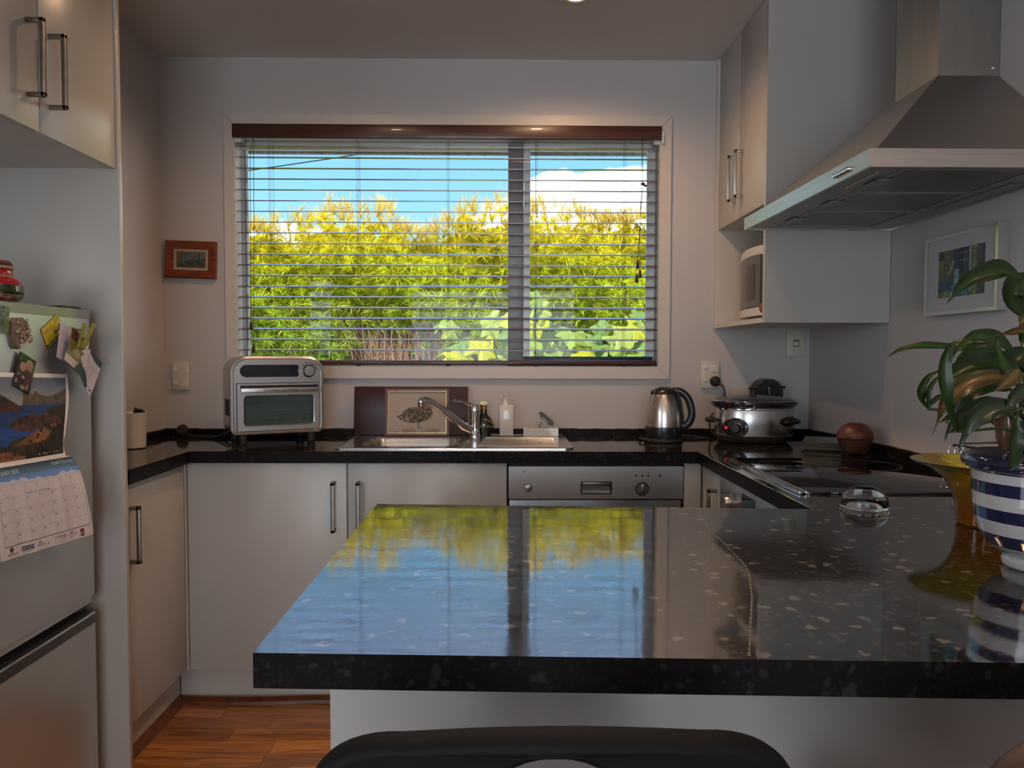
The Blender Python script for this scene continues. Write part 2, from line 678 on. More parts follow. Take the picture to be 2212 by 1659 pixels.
# ---------------------------------------------------------------- flat prints
class Canvas:
    """small raster of a flat print (photo, painting, calendar sheet); becomes the tint of a fine mesh"""

    def __init__(self, w, h, bg=(255, 255, 255)):
        self.w, self.h = w, h
        self.a = np.empty((h, w, 3))
        self.a[:] = bg
        yy, xx = np.mgrid[0:h, 0:w]
        self.x = (xx + 0.5) / w
        self.y = (yy + 0.5) / h

    def mask_poly(self, pts):
        x, y = self.x, self.y
        ins = np.zeros(x.shape, bool)
        n = len(pts)
        for i in range(n):
            x0, y0 = pts[i]
            x1, y1 = pts[(i + 1) % n]
            if y0 == y1:
                continue
            c = ((y0 > y) != (y1 > y)) & (x < (x1 - x0) * (y - y0) / (y1 - y0) + x0)
            ins ^= c
        return ins

    def put(self, mask, c):
        self.a[mask] = c
        return self

    def poly(self, pts, c):
        return self.put(self.mask_poly(pts), c)

    def rect(self, x0, y0, x1, y1, c):
        return self.put((self.x >= x0) & (self.x < x1) & (self.y >= y0) & (self.y < y1), c)

    def ell(self, cx, cy, rx, ry, c):
        return self.put(((self.x - cx) / rx) ** 2 + ((self.y - cy) / ry) ** 2 < 1, c)

    def grad(self, mask, c0, c1, t):
        t = np.clip(t, 0, 1)[..., None]
        g = np.array(c0) * (1 - t) + np.array(c1) * t
        self.a[mask] = g[mask]
        return self

    def fnoise(self, sx, sy, seed=0, octaves=4):
        rs = np.random.RandomState(seed)
        out = np.zeros(self.x.shape)
        amp = 1.0
        for o in range(octaves):
            nx, ny = int(sx * 2 ** o) + 2, int(sy * 2 ** o) + 2
            g = rs.rand(ny, nx)
            fx, fy = self.x * (nx - 1.001), self.y * (ny - 1.001)
            ix, iy = fx.astype(int), fy.astype(int)
            tx, ty = fx - ix, fy - iy
            tx, ty = tx * tx * (3 - 2 * tx), ty * ty * (3 - 2 * ty)
            out += amp * ((g[iy, ix] * (1 - tx) + g[iy, ix + 1] * tx) * (1 - ty) + (g[iy + 1, ix] * (1 - tx) + g[iy + 1, ix + 1] * tx) * ty)
            amp *= 0.5
        return out / (2 - 0.5 ** (octaves - 1))

    def shade(self, mask, n, amp):
        f = (1 + amp * (n - 0.5) * 2)[..., None]
        self.a[mask] = (self.a * f)[mask]
        return self

    def text(self, s, x, y, size, c, ang=0.0, align='LEFT', asp=1.0):
        """x,y baseline in canvas units (0..1, y down), size as a share of canvas height"""
        v, t = text_tris(s, 1.0, align)
        ca, sa = math.cos(ang), math.sin(ang)
        ar = self.h / self.w
        P = [(x + (p[0] * asp * ca + p[1] * sa) * size * ar, y - (p[1] * ca - p[0] * asp * sa) * size) for p in v]
        W, H = self.w, self.h
        for q in t:
            (x0, y0), (x1, y1), (x2, y2) = [(P[i][0] * W, P[i][1] * H) for i in q]
            xa, xb = int(max(0, min(x0, x1, x2) - 1)), int(min(W, max(x0, x1, x2) + 2))
            ya, yb = int(max(0, min(y0, y1, y2) - 1)), int(min(H, max(y0, y1, y2) + 2))
            if xb <= xa or yb <= ya:
                continue
            gx, gy = np.meshgrid(np.arange(xa, xb) + 0.5, np.arange(ya, yb) + 0.5)
            d = (x1 - x0) * (y2 - y0) - (x2 - x0) * (y1 - y0)
            if abs(d) < 1e-9:
                continue
            u = ((gx - x0) * (y2 - y0) - (x2 - x0) * (gy - y0)) / d
            w_ = ((x1 - x0) * (gy - y0) - (gx - x0) * (y1 - y0)) / d
            k = (u >= -0.02) & (w_ >= -0.02) & (u + w_ <= 1.02)
            self.a[ya:yb, xa:xb][k] = c
        return self

    def mesh(self, name, fn, m, parent=None, local=False, mask=None):
        """fn(u,v) -> point; u to the right, v downward"""
        w, h = self.w, self.h
        us = np.linspace(0, 1, w + 1)
        vs = np.linspace(0, 1, h + 1)
        co = np.array([fn(u, v) for v in vs for u in us], dtype=float)
        if parent is not None and not local:
            co = co - np.array(root_of(parent).location)
        idx = np.arange((w + 1) * (h + 1)).reshape(h + 1, w + 1)
        f = np.stack([idx[:-1, :-1], idx[1:, :-1], idx[1:, 1:], idx[:-1, 1:]], -1).reshape(-1, 4)
        c = np.clip(self.a.reshape(-1, 3) / 255.0, 0, 1)
        if mask is not None:
            k = mask.reshape(-1)
            f, c = f[k], c[k]
        c = np.where(c <= 0.04045, c / 12.92, ((c + 0.055) / 1.055) ** 2.4)
        return tinted_mesh(name, co, f, c, m, parent)


def tinted_mesh(name, co, faces, fcol, m, parent=None, smooth=True):
    """fast mesh with one colour per face, in attribute 'tint'"""
    nv, nf, k = len(co), len(faces), faces.shape[1]
    me = bpy.data.meshes.new(name)
    me.vertices.add(nv)
    me.vertices.foreach_set('co', np.ascontiguousarray(co, dtype=np.float32).ravel())
    me.loops.add(nf * k)
    me.loops.foreach_set('vertex_index', np.ascontiguousarray(faces, dtype=np.int32).ravel())
    me.polygons.add(nf)
    me.polygons.foreach_set('loop_start', np.arange(0, nf * k, k, dtype=np.int32))
    me.polygons.foreach_set('use_smooth', np.full(nf, smooth, dtype=bool))
    me.update(calc_edges=True)
    at = me.color_attributes.new('tint', 'FLOAT_COLOR', 'CORNER')
    cc = np.ones((nf, k, 4), dtype=np.float32)
    cc[:, :, :3] = fcol[:, None, :]
    at.data.foreach_set('color', cc.ravel())
    me.materials.append(m)
    me.validate()
    o = bpy.data.objects.new(name, me)
    COL.objects.link(o)
    if parent is not None:
        o.parent = parent
    return o


def bar_handle(parent, p0, p1, out, th=0.011, name='handle', stand=0.035, m=None):
    """square-section D handle: p0,p1 where it meets the door, out = unit vector off the door"""
    p0, p1, out = Vector(p0), Vector(p1), Vector(out)
    d = (p1 - p0).normalized()
    side = d.cross(out).normalized()
    mb = MB()

    def bar(a, b, w):
        ax = (b - a).normalized()
        o1 = side
        o2 = ax.cross(o1).normalized()
        L = (b - a).length
        mt = Matrix(((o1.x, o2.x, ax.x, a.x), (o1.y, o2.y, ax.y, a.y), (o1.z, o2.z, ax.z, a.z), (0, 0, 0, 1)))
        mb.box(-w / 2, -th / 2, 0, w / 2, th / 2, L, m=mt, bev=0.0012)
    bar(p0 + d * th / 2, p0 + d * th / 2 + out * stand, th * 1.1)
    bar(p1 - d * th / 2, p1 - d * th / 2 + out * stand, th * 1.1)
    bar(p0 + out * (stand - th / 2), p1 + out * (stand - th / 2), th * 1.1)
    return mb.build(name, m or M['handle'], parent)

# ================================================================ the room
WY = 3.03            # face of the window wall
WT = 0.90            # worktop height
CE = 2.415           # ceiling
OX0, OX1, OZ0, OZ1 = -1.075, 0.642, 1.175, 2.145   # window opening

struct('wall_window_side', MB().prism(rect(-1.60, 0.0, 1.60, CE + 0.1), WY, WY + 0.16, [rect(OX0, OZ0, OX1, OZ1)], axis='Y'), M['wall'])
struct('wall_left', MB().prism([(-1.37, WY), (-1.365, 2.114), (-1.86, 2.114), (-1.86, -3.0), (-2.0, -3.0), (-2.0, WY + 0.16), (-1.60, WY + 0.16), (-1.60, WY)], 0, CE + 0.1), M['wall'])
struct('wall_right', MB().prism([(1.265, WY), (1.302, 2.45), (1.302, -3.0), (1.46, -3.0), (1.46, WY)], 0, CE + 0.1), M['wall'])
struct('wall_rear', MB().prism(rect(-2.0, 0, 1.46, CE + 0.1), -3.14, -3.0, [rect(-1.15, 0.02, 0.95, 2.14)], axis='Y'), M['wall'])
struct('ceiling', MB().box(-2.2, -3.14, CE, 1.7, WY + 0.16, CE + 0.1), M['ceiling'])
struct('sun_block_roof', MB().box(-3.0, -5.0, CE + 0.16, 3.0, WY + 0.75, CE + 0.3), M['dark_gap'])  # unseen slab added to block the sun, with a long rear overhang

# floor: base slab plus the boards that can be told apart in the kitchen
floor = struct('floor', MB().box(-2.0, -3.14, -0.06, 1.6, WY + 0.16, -0.008), mat('floor_base', srgb(70, 34, 14), 0.5))
plank_m = wood_mat('floor_plank', srgb(128, 74, 30), srgb(204, 136, 66), (1.6, 16, 16), 0.3, 3.5, coat=0.25, bump=0.06)
y = 2.62
row = 0
while y > 1.12:
    x = -1.16 - rnd.random() * 0.3
    while x < 0.66:
        l = rnd.choice((0.34, 0.46, 0.58, 0.70))
        a, b = max(x, -1.16), min(x + l, 0.68)
        if b - a > 0.04:
            box('plank', (a + 0.0006, y - 0.0744, -0.008, b - 0.0006, y - 0.0006, rnd.random() * 0.0004), plank_m, floor)
        x += l
    y -= 0.075
    row += 1
lm = mat('living_floor', srgb(120, 62, 26), 0.35, var=0.2, vscale=3)
MB().box(-1.86, -3.0, -0.008, 1.3, 1.1, 0.0).build('floor_boards', lm, floor)

# window: architrave, reveal, aluminium frame and panes
win = MB()
win.prism(rect(-1.115, 1.131, 0.685, 2.19), WY - 0.012, WY - 0.0005, [rect(OX0 + 0.003, OZ0 + 0.003, OX1 - 0.003, OZ1 - 0.003)], axis='Y')
w1 = win.build('window_1', M['trim'])
w1['kind'] = 'structure'
mb = MB()
for a in ((-1.115, 1.131, OX0, OZ0), (0.685, 1.131, OX1, OZ0), (-1.115, 2.19, OX0, OZ1), (0.685, 2.19, OX1, OZ1)):
    mb.tube([(a[0], WY - 0.0121, a[1]), (a[2], WY - 0.0121, a[3])], 0.0006, 4)
mb.build('mitre_line', M['dark_gap'], w1)
mb = MB()
e = 0.012
mb.prism(rect(OX0, OZ0, OX1, OZ1), WY - 0.001, WY + 0.088, [rect(OX0 + 0.004, OZ0 + 0.006, OX1 - 0.004, OZ1 - e)], axis='Y')
mb.build('window_reveal', M['trim'], w1)
alu = mat('aluminium_pale', (0.72, 0.73, 0.72), 0.4, 0.2)
alud = mat('aluminium_dark', (0.33, 0.32, 0.32), 0.45, 0.3, bump=0.3, bscale=3, stretch=(120, 1, 1))
navy = mat('sash_navy', (0.02, 0.035, 0.07), 0.35)
mb = MB()
mb.prism(rect(OX0 + 0.004, OZ0 + 0.006, OX1 - 0.004, OZ1 - e), WY + 0.070, WY + 0.095, [rect(OX0 + 0.012, OZ0 + 0.012, 0.030, OZ1 - 0.074), rect(0.085, OZ0 + 0.012, OX1 - 0.012, OZ1 - 0.072)], axis='Y')
mb.build('window_frame', alu, w1)
MB().box(0.026, WY + 0.050, OZ0 + 0.006, 0.0895, WY + 0.069, OZ1 - e, bev=0.003).build('mullion', alud, w1)
sash = MB().prism(rect(0.0905, OZ0 + 0.012, OX1 - 0.012, OZ1 - 0.074), WY + 0.052, WY + 0.069, [rect(0.117, OZ0 + 0.045, OX1 - 0.042, OZ1 - 0.076)], axis='Y').build('sash', alu, w1)
MB().box(0.0905, WY + 0.044, OZ0 + 0.008, OX1 - 0.014, WY + 0.0515, OZ0 + 0.046, bev=0.002).build('sash_rail', navy, sash)
mb = MB().box(0.22, WY + 0.034, OZ0 + 0.010, 0.35, WY + 0.0438, OZ0 + 0.018, bev=0.002).box(0.23, WY + 0.026, OZ0 + 0.010, 0.245, WY + 0.034, OZ0 + 0.022, bev=0.002).box(0.27, WY + 0.026, OZ0 + 0.010, 0.285, WY + 0.034, OZ0 + 0.022, bev=0.002)
mb.build('catch', M['chrome'], sash)
MB().quad((OX0 + 0.011, WY + 0.085, OZ0 + 0.011), (0.031, WY + 0.085, OZ0 + 0.011), (0.031, WY + 0.085, OZ1 - 0.073), (OX0 + 0.011, WY + 0.085, OZ1 - 0.073)).build('pane', M['pane'], w1)
MB().quad((0.116, WY + 0.062, OZ0 + 0.044), (OX1 - 0.041, WY + 0.062, OZ0 + 0.044), (OX1 - 0.041, WY + 0.062, OZ1 - 0.075), (0.116, WY + 0.062, OZ1 - 0.075)).build('pane', M['pane'], w1)
seal = mat('weathered_seal', (0.35, 0.37, 0.38), 0.9, bump=0.8, bscale=90)
mb = MB()
k = 26
for i in range(k):
    z0 = OZ0 + 0.02 + (OZ1 - OZ0 - 0.05) * i / k
    mb.box(OX0 + 0.0125, WY + 0.071, z0, OX0 + 0.017 + 0.005 * rnd.random(), WY + 0.084, z0 + (OZ1 - OZ0 - 0.05) / k)
mb.build('sealant', seal, w1)

# rear glazed doors (behind the camera)
mb = MB().prism(rect(-1.15, 0.02, 0.95, 2.14), -3.12, -3.05, [rect(-1.10, 0.07, -0.13, 2.09), rect(-0.07, 0.07, 0.90, 2.09)], axis='Y')
w2 = mb.build('window_2', alu)
w2['kind'] = 'structure'
MB().box(-1.11, -3.09, 0.06, 0.91, -3.085, 2.10).build('pane', M['pane'], w2)

mb = MB().prism(rect(-1.32, 0.88, 0.22, 2.02), -1.862, -1.845, [rect(-1.26, 0.94, 0.16, 1.96)], axis='X')
w3 = mb.build('added_side_window', alu)  # invented side window, added on the wall to go with the fill light
w3['kind'] = 'structure'
MB().quad((-1.852, -1.27, 0.93), (-1.852, 0.17, 0.93), (-1.852, 0.17, 1.97), (-1.852, -1.27, 1.97)).build('pane', M['pane'], w3)

# skirting mouldings
sc_m = wood_mat('scotia_wood', srgb(84, 44, 20), srgb(120, 66, 32), (6, 6, 6), 0.4)
struct('trim_1', MB().prism([(-1.139, 0.001), (-1.112, 0.001), (-1.118, 0.010), (-1.139, 0.022)], 2.115, 2.60, axis='Y'), sc_m)
mb = MB()
prev = None
for i in range(16):          # the strip under the sink cabinet lies a little bowed
    t = i / 15
    x = -1.135 + t * 1.16
    yy = 2.588 - 0.012 * math.sin(min(t * 2.5, 1) * PI)
    cur = [(x, yy, 0.001), (x, yy - 0.022, 0.001), (x, yy - 0.018, 0.012), (x, yy, 0.022)]
    if prev:
        for a in range(4):
            b = (a + 1) % 4
            mb.quad(prev[a], prev[b], cur[b], cur[a])
    prev = cur
struct('trim_2', mb, sc_m)

# ================================================================ worktop (one continuous slab)
worktop = thing('worktop', 'continuous black speckled stone worktop running round three walls into the peninsula', 'worktop', (0, 2.5, WT - 0.04))
outl = [(-1.364, 2.116), (-1.059, 2.116), (-1.055, 2.508), (0.668, 2.498), (0.668, 1.566), (-0.274, 1.626), (-0.275, 0.811), (0.561, 0.776), (1.300, 0.748), (1.300, 2.45), (1.263, WY - 0.002), (-1.367, WY - 0.002)]
sink_hole = rect(-0.515, 2.612, -0.145, 2.905, 0.05)
MB().prism(outl, WT - 0.04, WT, [sink_hole], mi=0, mi_side=1).build('slab', [M['stone'], M['stone_edge_darkened']], worktop, smooth=0)
mb = MB()


def strip(mb, pts, w, z0, z1, wob=0.0015):
    for a, b in zip(pts[:-1], pts[1:]):
        a, b = Vector(a + (0,)), Vector(b + (0,))
        d = (b - a)
        n_ = Vector((-d.y, d.x, 0)).normalized()
        k = max(2, int(d.length / 0.03))
        prev = None
        for i in range(k + 1):
            p = a + d * i / k
            h = z1 + (rnd.random() - 0.5) * 2 * wob
            q = p - n_ * w
            cur = [(p.x, p.y, z0), (q.x, q.y, z0), (q.x, q.y, h), (p.x, p.y, h)]
            if prev:
                for s in range(4):
                    t = (s + 1) % 4
                    mb.quad(prev[s], prev[t], cur[t], cur[s])
            else:
                mb.quad(*cur)
            prev = cur
        mb.quad(*prev)


strip(mb, [(1.300, 0.76), (1.300, 2.45), (1.263, 3.026), (-1.366, 3.026), (-1.364, 2.118)], -0.016, WT, WT + 0.026)
mb.build('upstand', M['stone_edge_darkened'], worktop, smooth=0)
mb = MB()
mb.tube([(0.6675, 2.497, WT - 0.0005), (0.6675, 1.567, WT - 0.0005)], 0.0011, 6)
mb.build('edge_strip', M['chrome'], worktop)
# a long pale scratch in the polish of the peninsula
mb = MB()
cr_pts = [(0.435, 1.40), (0.44, 1.30), (0.425, 1.22), (0.415, 1.12), (0.44, 1.08), (0.412, 1.00), (0.382, 0.90), (0.358, 0.80)]
cr_pts = [(0.400, 1.44), (0.390, 1.368), (0.391, 1.293), (0.386, 1.202), (0.381, 1.136), (0.374, 1.10), (0.342, 0.994), (0.305, 0.89), (0.271, 0.794)]
for i in range(len(cr_pts) - 1):
    (xa, ya), (xb, yb) = cr_pts[i], cr_pts[i + 1]
    for s in range(7):
        t0, t1 = s / 7, (s + 0.86) / 7
        w_ = 0.0008 + 0.0009 * rnd.random()
        a = (xa + (xb - xa) * t0, ya + (yb - ya) * t0)
        b = (xa + (xb - xa) * t1, ya + (yb - ya) * t1)
        mb.quad((a[0] - w_, a[1], WT + 0.0003), (a[0] + w_, a[1], WT + 0.0003), (b[0] + w_, b[1], WT + 0.0003), (b[0] - w_, b[1], WT + 0.0003))
mb.build('scratch', mat('scratch', (0.17, 0.16, 0.145), 0.5), worktop, smooth=0)

# ================================================================ base cabinets
DY = 2.53
g = 0.0022


def door(parent, dims, name='door'):
    return MB().box(*dims, bev=0.0012).build(name, M['cab'], parent)


# left run (faces right)
c = thing('base_cabinet', 'white base cabinet under the short left worktop, beside the fridge panel', 'cabinet', (-1.2, 2.3, 0))
box('body', (-1.362, 2.118, 0.14, -1.098, 2.545, 0.858), M['cabin'], c)
d = door(c, (-1.096, 2.118, 0.147, -1.079, 2.516, 0.851))
bar_handle(d, (-1.0788, 2.150, 0.618), (-1.0788, 2.150, 0.787), (1, 0, 0), stand=0.03)
box('plinth', (-1.155, 2.118, 0.0, -1.140, 2.60, 0.14), M['trim'], c)

# sink cabinet: two doors
c = thing('sink_cabinet', 'white two-door base cabinet below the sink and air fryer oven', 'cabinet', (-0.53, 2.6, 0))
box('body', (-1.09, 2.549, 0.14, 0.019, 2.56, 0.858), M['cabin'], c)
box('side_board', (0.003, 2.56, 0.14, 0.019, 3.0, 0.858), M['cabin'], c)
d1 = door(c, (-1.073, DY, 0.141, -0.531, DY + 0.018, 0.857))
d2 = door(c, (-0.525, DY, 0.141, 0.017, DY + 0.018, 0.857))
bar_handle(d1, (-0.573, DY, 0.622), (-0.573, DY, 0.795), (0, -1, 0))
bar_handle(d2, (-0.488, DY, 0.622), (-0.488, DY, 0.795), (0, -1, 0))
box('plinth', (-1.138, 2.602, 0.0, 0.0205, 2.617, 0.14), M['trim'], c)
box('corner_post', (-1.094, DY - 0.006, 0.141, -1.076, DY + 0.016, 0.857), M['trim'], c)

# dishwasher
dw = thing('dishwasher', 'built-in stainless steel dishwasher between the white cabinets', 'dishwasher', (0.325, 2.6, 0))
box('tub', (0.024, DY + 0.03, 0.10, 0.626, 2.98, 0.852), M['blackm'], dw)
box('plinth', (0.0215, 2.602, 0.0, 0.629, 2.617, 0.098), M['trim'], dw)
dd = MB().box(0.027, DY + 0.012, 0.12, 0.623, DY + 0.03, 0.727, bev=0.002).build('door', M['steel_dark'], dw)
hp = rect(0.272, 0.751, 0.380, 0.794, 0.004)
hp = [(p[0], p[1] - (0.006 * (1 - ((p[0] - 0.326) / 0.054) ** 2) if p[1] < 0.757 else 0)) for p in hp]
hin = [(0.326 + (p[0] - 0.326) * 0.93, 0.773 + (p[1] - 0.773) * 0.86) for p in hp]
pn = MB().prism(rect(0.024, 0.733, 0.626, 0.846, 0.003), DY - 0.004, DY + 0.026, [hin], axis='Y').build('control_panel', M['steel_h'], dw)
MB().prism(hp, DY - 0.0055, DY - 0.0035, [hin], axis='Y').build('grip_rim', M['black'], pn)
mb = MB().box(0.278, DY + 0.018, 0.748, 0.374, DY + 0.022, 0.792).box(0.279, DY - 0.003, 0.778, 0.373, DY + 0.004, 0.791, bev=0.001)
mb.build('grip', M['steel_dark'], pn)
RY = Matrix.Rotation(PI / 2, 4, 'X')     # lathe axis Z -> -Y


def front_lathe(mb, x, y, z, prof, n=28, mi=0):
    return mb.lathe(prof, (0, 0, 0), n, Matrix.Translation((x, y, z)) @ RY, mi)


front_lathe(MB(), 0.092, DY - 0.004, 0.772, [(0.013, 0), (0.0135, 0.001), (0.012, 0.0015)]).build('button_ring', M['black'], pn)
front_lathe(MB(), 0.092, DY - 0.004, 0.772, [(0.0115, 0), (0.0115, 0.003), (0.010, 0.004)]).build('power_button', M['steel_h'], pn)
front_lathe(MB(), 0.484, DY - 0.004, 0.768, [(0.023, 0), (0.0235, 0.0012), (0.0205, 0.0014)]).build('knob_ring', M['black'], pn)
kb = front_lathe(MB(), 0.484, DY - 0.004, 0.768, [(0.0205, 0), (0.020, 0.006), (0.0185, 0.0075), (0, 0.0078)])
kb.box(0.478, DY - 0.021, 0.750, 0.490, DY - 0.010, 0.786, bev=0.003)
kb.build('programme_knob', M['steel_dark'], pn)
box('pointer', (0.4862, DY - 0.0218, 0.770, 0.4878, DY - 0.0205, 0.783), M['black'], pn)
for x in (0.463, 0.484, 0.505, 0.545):
    front_lathe(MB(), x, DY - 0.0035, 0.8135, [(0.0036, 0), (0.0036, 0.0012), (0, 0.0014)], 12).build('indicator', M['black'], pn)
pm = frame_m4((0.078, DY - 0.0046, 0.826), (1, 0, 0), (0, 0, 1))
lettering('badge', 'Cla', 0.010, pm, M['black'], pn)
for x in (0.484, 0.505, 0.545):
    box('tick', (x - 0.003, DY - 0.0046, 0.8245, x + 0.003, DY - 0.0040, 0.8255), M['black'], pn)
for x in (0.452, 0.516):
    for z in (0.766, 0.772):
        box('tick', (x - 0.002, DY - 0.0046, z, x + 0.002, DY - 0.0040, z + 0.0012), M['black'], pn)

# right corner: filler and side-facing door
c = thing('corner_cabinet', 'white corner base cabinet between the dishwasher and wall oven', 'cabinet', (0.8, 2.6, 0))
box('filler', (0.630, DY, 0.141, 0.688, DY + 0.018, 0.857), M['cab'], c)
box('body', (0.708, 2.315, 0.14, 1.255, 3.0, 0.857), M['cabin'], c)
d = door(c, (0.689, 2.318, 0.147, 0.7065, 2.522, 0.855))
bar_handle(d, (0.689, 2.345, 0.63), (0.689, 2.345, 0.80), (-1, 0, 0), stand=0.032)
box('plinth', (0.745, 1.6, 0.0, 0.76, 2.6, 0.14), M['trim'], c)

# oven below the hob
ov = thing('oven', 'built-in stainless oven under the black hob', 'oven', (0.95, 2.05, 0.2))
box('carcass', (0.71, 1.722, 0.15, 1.25, 2.310, 0.855), M['blackm'], ov)
pn = MB().box(0.688, 1.724, 0.745, 0.709, 2.308, 0.856, bev=0.002).build('control_panel', M['steel_h'], ov)
MB().box(0.688, 1.724, 0.16, 0.709, 2.308, 0.738, bev=0.002).build('door', M['hob'], ov)
mb = MB().tube([(0.65, 1.80, 0.70), (0.65, 2.24, 0.70)], 0.009, 12).tube([(0.65, 1.82, 0.70), (0.69, 1.82, 0.70)], 0.007, 8).tube([(0.65, 2.22, 0.70), (0.69, 2.22, 0.70)], 0.007, 8)
mb.build('handle', M['steel'], ov)
for y in (2.185, 1.85):
    m4 = Matrix.Translation((0.688, y, 0.790)) @ Matrix.Rotation(-PI / 2, 4, 'Y')
    MB().lathe([(0.024, 0), (0.024, 0.003), (0.019, 0.005), (0.018, 0.020), (0.015, 0.024), (0, 0.0245)], n=28, m=m4).build('knob', M['steel'], pn)
m4 = Matrix.Translation((0.688, 2.118, 0.806)) @ Matrix.Rotation(-PI / 2, 4, 'Y')
MB().lathe([(0.007, 0), (0.007, 0.002), (0, 0.003)], n=16, m=m4).build('button', M['chrome'], pn)
m4 = Matrix.Translation((0.688, 2.118, 0.780)) @ Matrix.Rotation(-PI / 2, 4, 'Y')
MB().lathe([(0.007, 0), (0.007, 0.002), (0, 0.003)], n=16, m=m4).build('button', M['chrome'], pn)
box('display', (0.6868, 1.985, 0.765, 0.6885, 2.095, 0.835), M['hob'], pn)

# hob
hb = thing('hob', 'black glass induction hob with thin steel front trim', 'hob', (0.95, 2.0, WT))
MB().box(0.722, 1.728, WT + 0.0002, 1.222, 2.308, WT + 0.006, bev=0.001).build('glass_top', M['hob'], hb)
mb = MB().box(0.704, 1.728, WT + 0.0002, 0.709, 2.308, WT + 0.0075, bev=0.001).box(0.7185, 1.728, WT + 0.0002, 0.7225, 2.308, WT + 0.0085, bev=0.001)
mb.build('trim_rail', M['chrome'], hb)
MB().box(0.7092, 1.729, WT + 0.0002, 0.7183, 2.307, WT + 0.004).build('trim_channel', M['black'], hb)
rg = mat('ring_print', (0.016, 0.016, 0.018), 0.3)
for x, y, r in ((0.85, 2.17, 0.085), (1.07, 2.17, 0.105), (0.85, 1.87, 0.105), (1.07, 1.87, 0.085)):
    MB().tube([(x + r * math.cos(2 * PI * i / 48), y + r * math.sin(2 * PI * i / 48), WT + 0.0058) for i in range(48)], 0.0004, 4, closed=True).build('cooking_zone', rg, hb)

# peninsula base
pb = thing('peninsula_cabinet', 'pale panelled cabinet carrying the peninsula worktop', 'cabinet', (0.5, 1.3, 0))
MB().box(-0.258, 1.10, 0.0, 1.297, 1.118, WT - 0.041, bev=0.001).build('back_panel', M['cab'], pb)
MB().box(-0.258, 1.119, 0.0, -0.24, 1.60, WT - 0.041, bev=0.001).build('end_panel', M['cab'], pb)
box('body', (-0.239, 1.12, 0.14, 0.66, 1.575, WT - 0.042), M['cabin'], pb)
door(pb, (-0.236, 1.577, 0.147, 0.20, 1.594, 0.853))
door(pb, (0.205, 1.577, 0.147, 0.64, 1.594, 0.853))

# ================================================================ fridge surround and wall cabinets
ep = MB().box(-1.855, 2.090, 0.0, -1.062, 2.108, CE - 0.001, bev=0.0015).build('end_panel', M['cab'])
tag(ep, 'tall white end panel standing between the fridge and left worktop', 'panel')
uc = thing('wall_cabinet', 'white two-door wall cabinet above the silver fridge', 'cabinet', (-1.4, 1.7, 1.75))
box('body', (-1.855, 1.18, 1.743, -1.088, 2.088, CE - 0.002), M['cabin'], uc)
d1 = door(uc, (-1.086, 1.755, 1.741, -1.069, 2.087, CE - 0.004))
d2 = door(uc, (-1.086, 1.450, 1.741, -1.069, 1.751, CE - 0.004))
bar_handle(d2, (-1.069, 1.711, 1.809), (-1.069, 1.711, 1.984), (1, 0, 0), th=0.010, stand=0.040)
bar_handle(d1, (-1.069, 1.794, 1.807), (-1.069, 1.794, 1.982), (1, 0, 0), th=0.010, stand=0.040)

rc = thing('wall_cabinet', 'white wall cabinet with open microwave shelf, beside the range hood', 'cabinet', (1.1, 2.8, 1.34))
box('body', (0.896, 2.491, 1.736, 1.262, 3.026, CE - 0.002), M['cabin'], rc)
MB().prism([(0.877, 2.472), (1.299, 2.472), (1.2975, 2.4895), (0.877, 2.4895)], 1.338, CE - 0.002).build('side_panel', M['cab'], rc)
MB().prism([(0.866, 3.012), (1.263, 3.012), (1.262, 3.028), (0.866, 3.028)], 1.336, CE - 0.002).build('side_panel', M['trim'], rc)
MB().prism([(0.872, 2.4897), (1.296, 2.4897), (1.266, 3.0115), (0.872, 3.0115)], 1.338, 1.355).build('shelf', M['trim'], rc)
d1 = door(rc, (0.877, 2.491, 1.734, 0.8945, 2.7525, CE - 0.004))
d2 = door(rc, (0.877, 2.7555, 1.734, 0.8945, 3.011, CE - 0.004))
bar_handle(d1, (0.877, 2.716, 1.803), (0.877, 2.716, 1.975), (-1, 0, 0), th=0.010, stand=0.032, m=M['steel'])
bar_handle(d2, (0.877, 2.797, 1.803), (0.877, 2.797, 1.975), (-1, 0, 0), th=0.010, stand=0.032, m=M['steel'])

# microwave in the open shelf
mw = thing('microwave', 'white microwave with grey curved door in the open shelf', 'microwave', (1.08, 2.78, 1.356))
mwm = mat('microwave_white', (0.60, 0.60, 0.58), 0.3)
MB().box(0.955, 2.535, 1.372, 1.245, 2.965, 1.620, bev=0.01).build('case', mwm, mw)


def bowed(y0, y1, z0, z1, arch, bow, m, name, parent, x0=0.955, n=14, xin=0.0):
    """front piece with arched upper and lower edges, bowed toward the room"""
    mb = MB()
    cols = []
    for i in range(n + 1):
        t = i / n
        y = y0 + (y1 - y0) * t
        s = 1 - (2 * (y - 2.75) / 0.43) ** 2
        x = x0 - bow * s + xin
        cols.append([Vector((x, y, z0 - arch[0] * s)), Vector((x, y, z1 + arch[1] * s)), Vector((x + 0.02, y, z1 + arch[1] * s)), Vector((x + 0.02, y, z0 - arch[0] * s))])
    for a, b in zip(cols[:-1], cols[1:]):
        for i in range(4):
            j = (i + 1) % 4
            mb.quad(a[i], a[j], b[j], b[i])
    mb.quad(*cols[0])
    mb.quad(*cols[-1])
    return mb.build(name, m, parent)


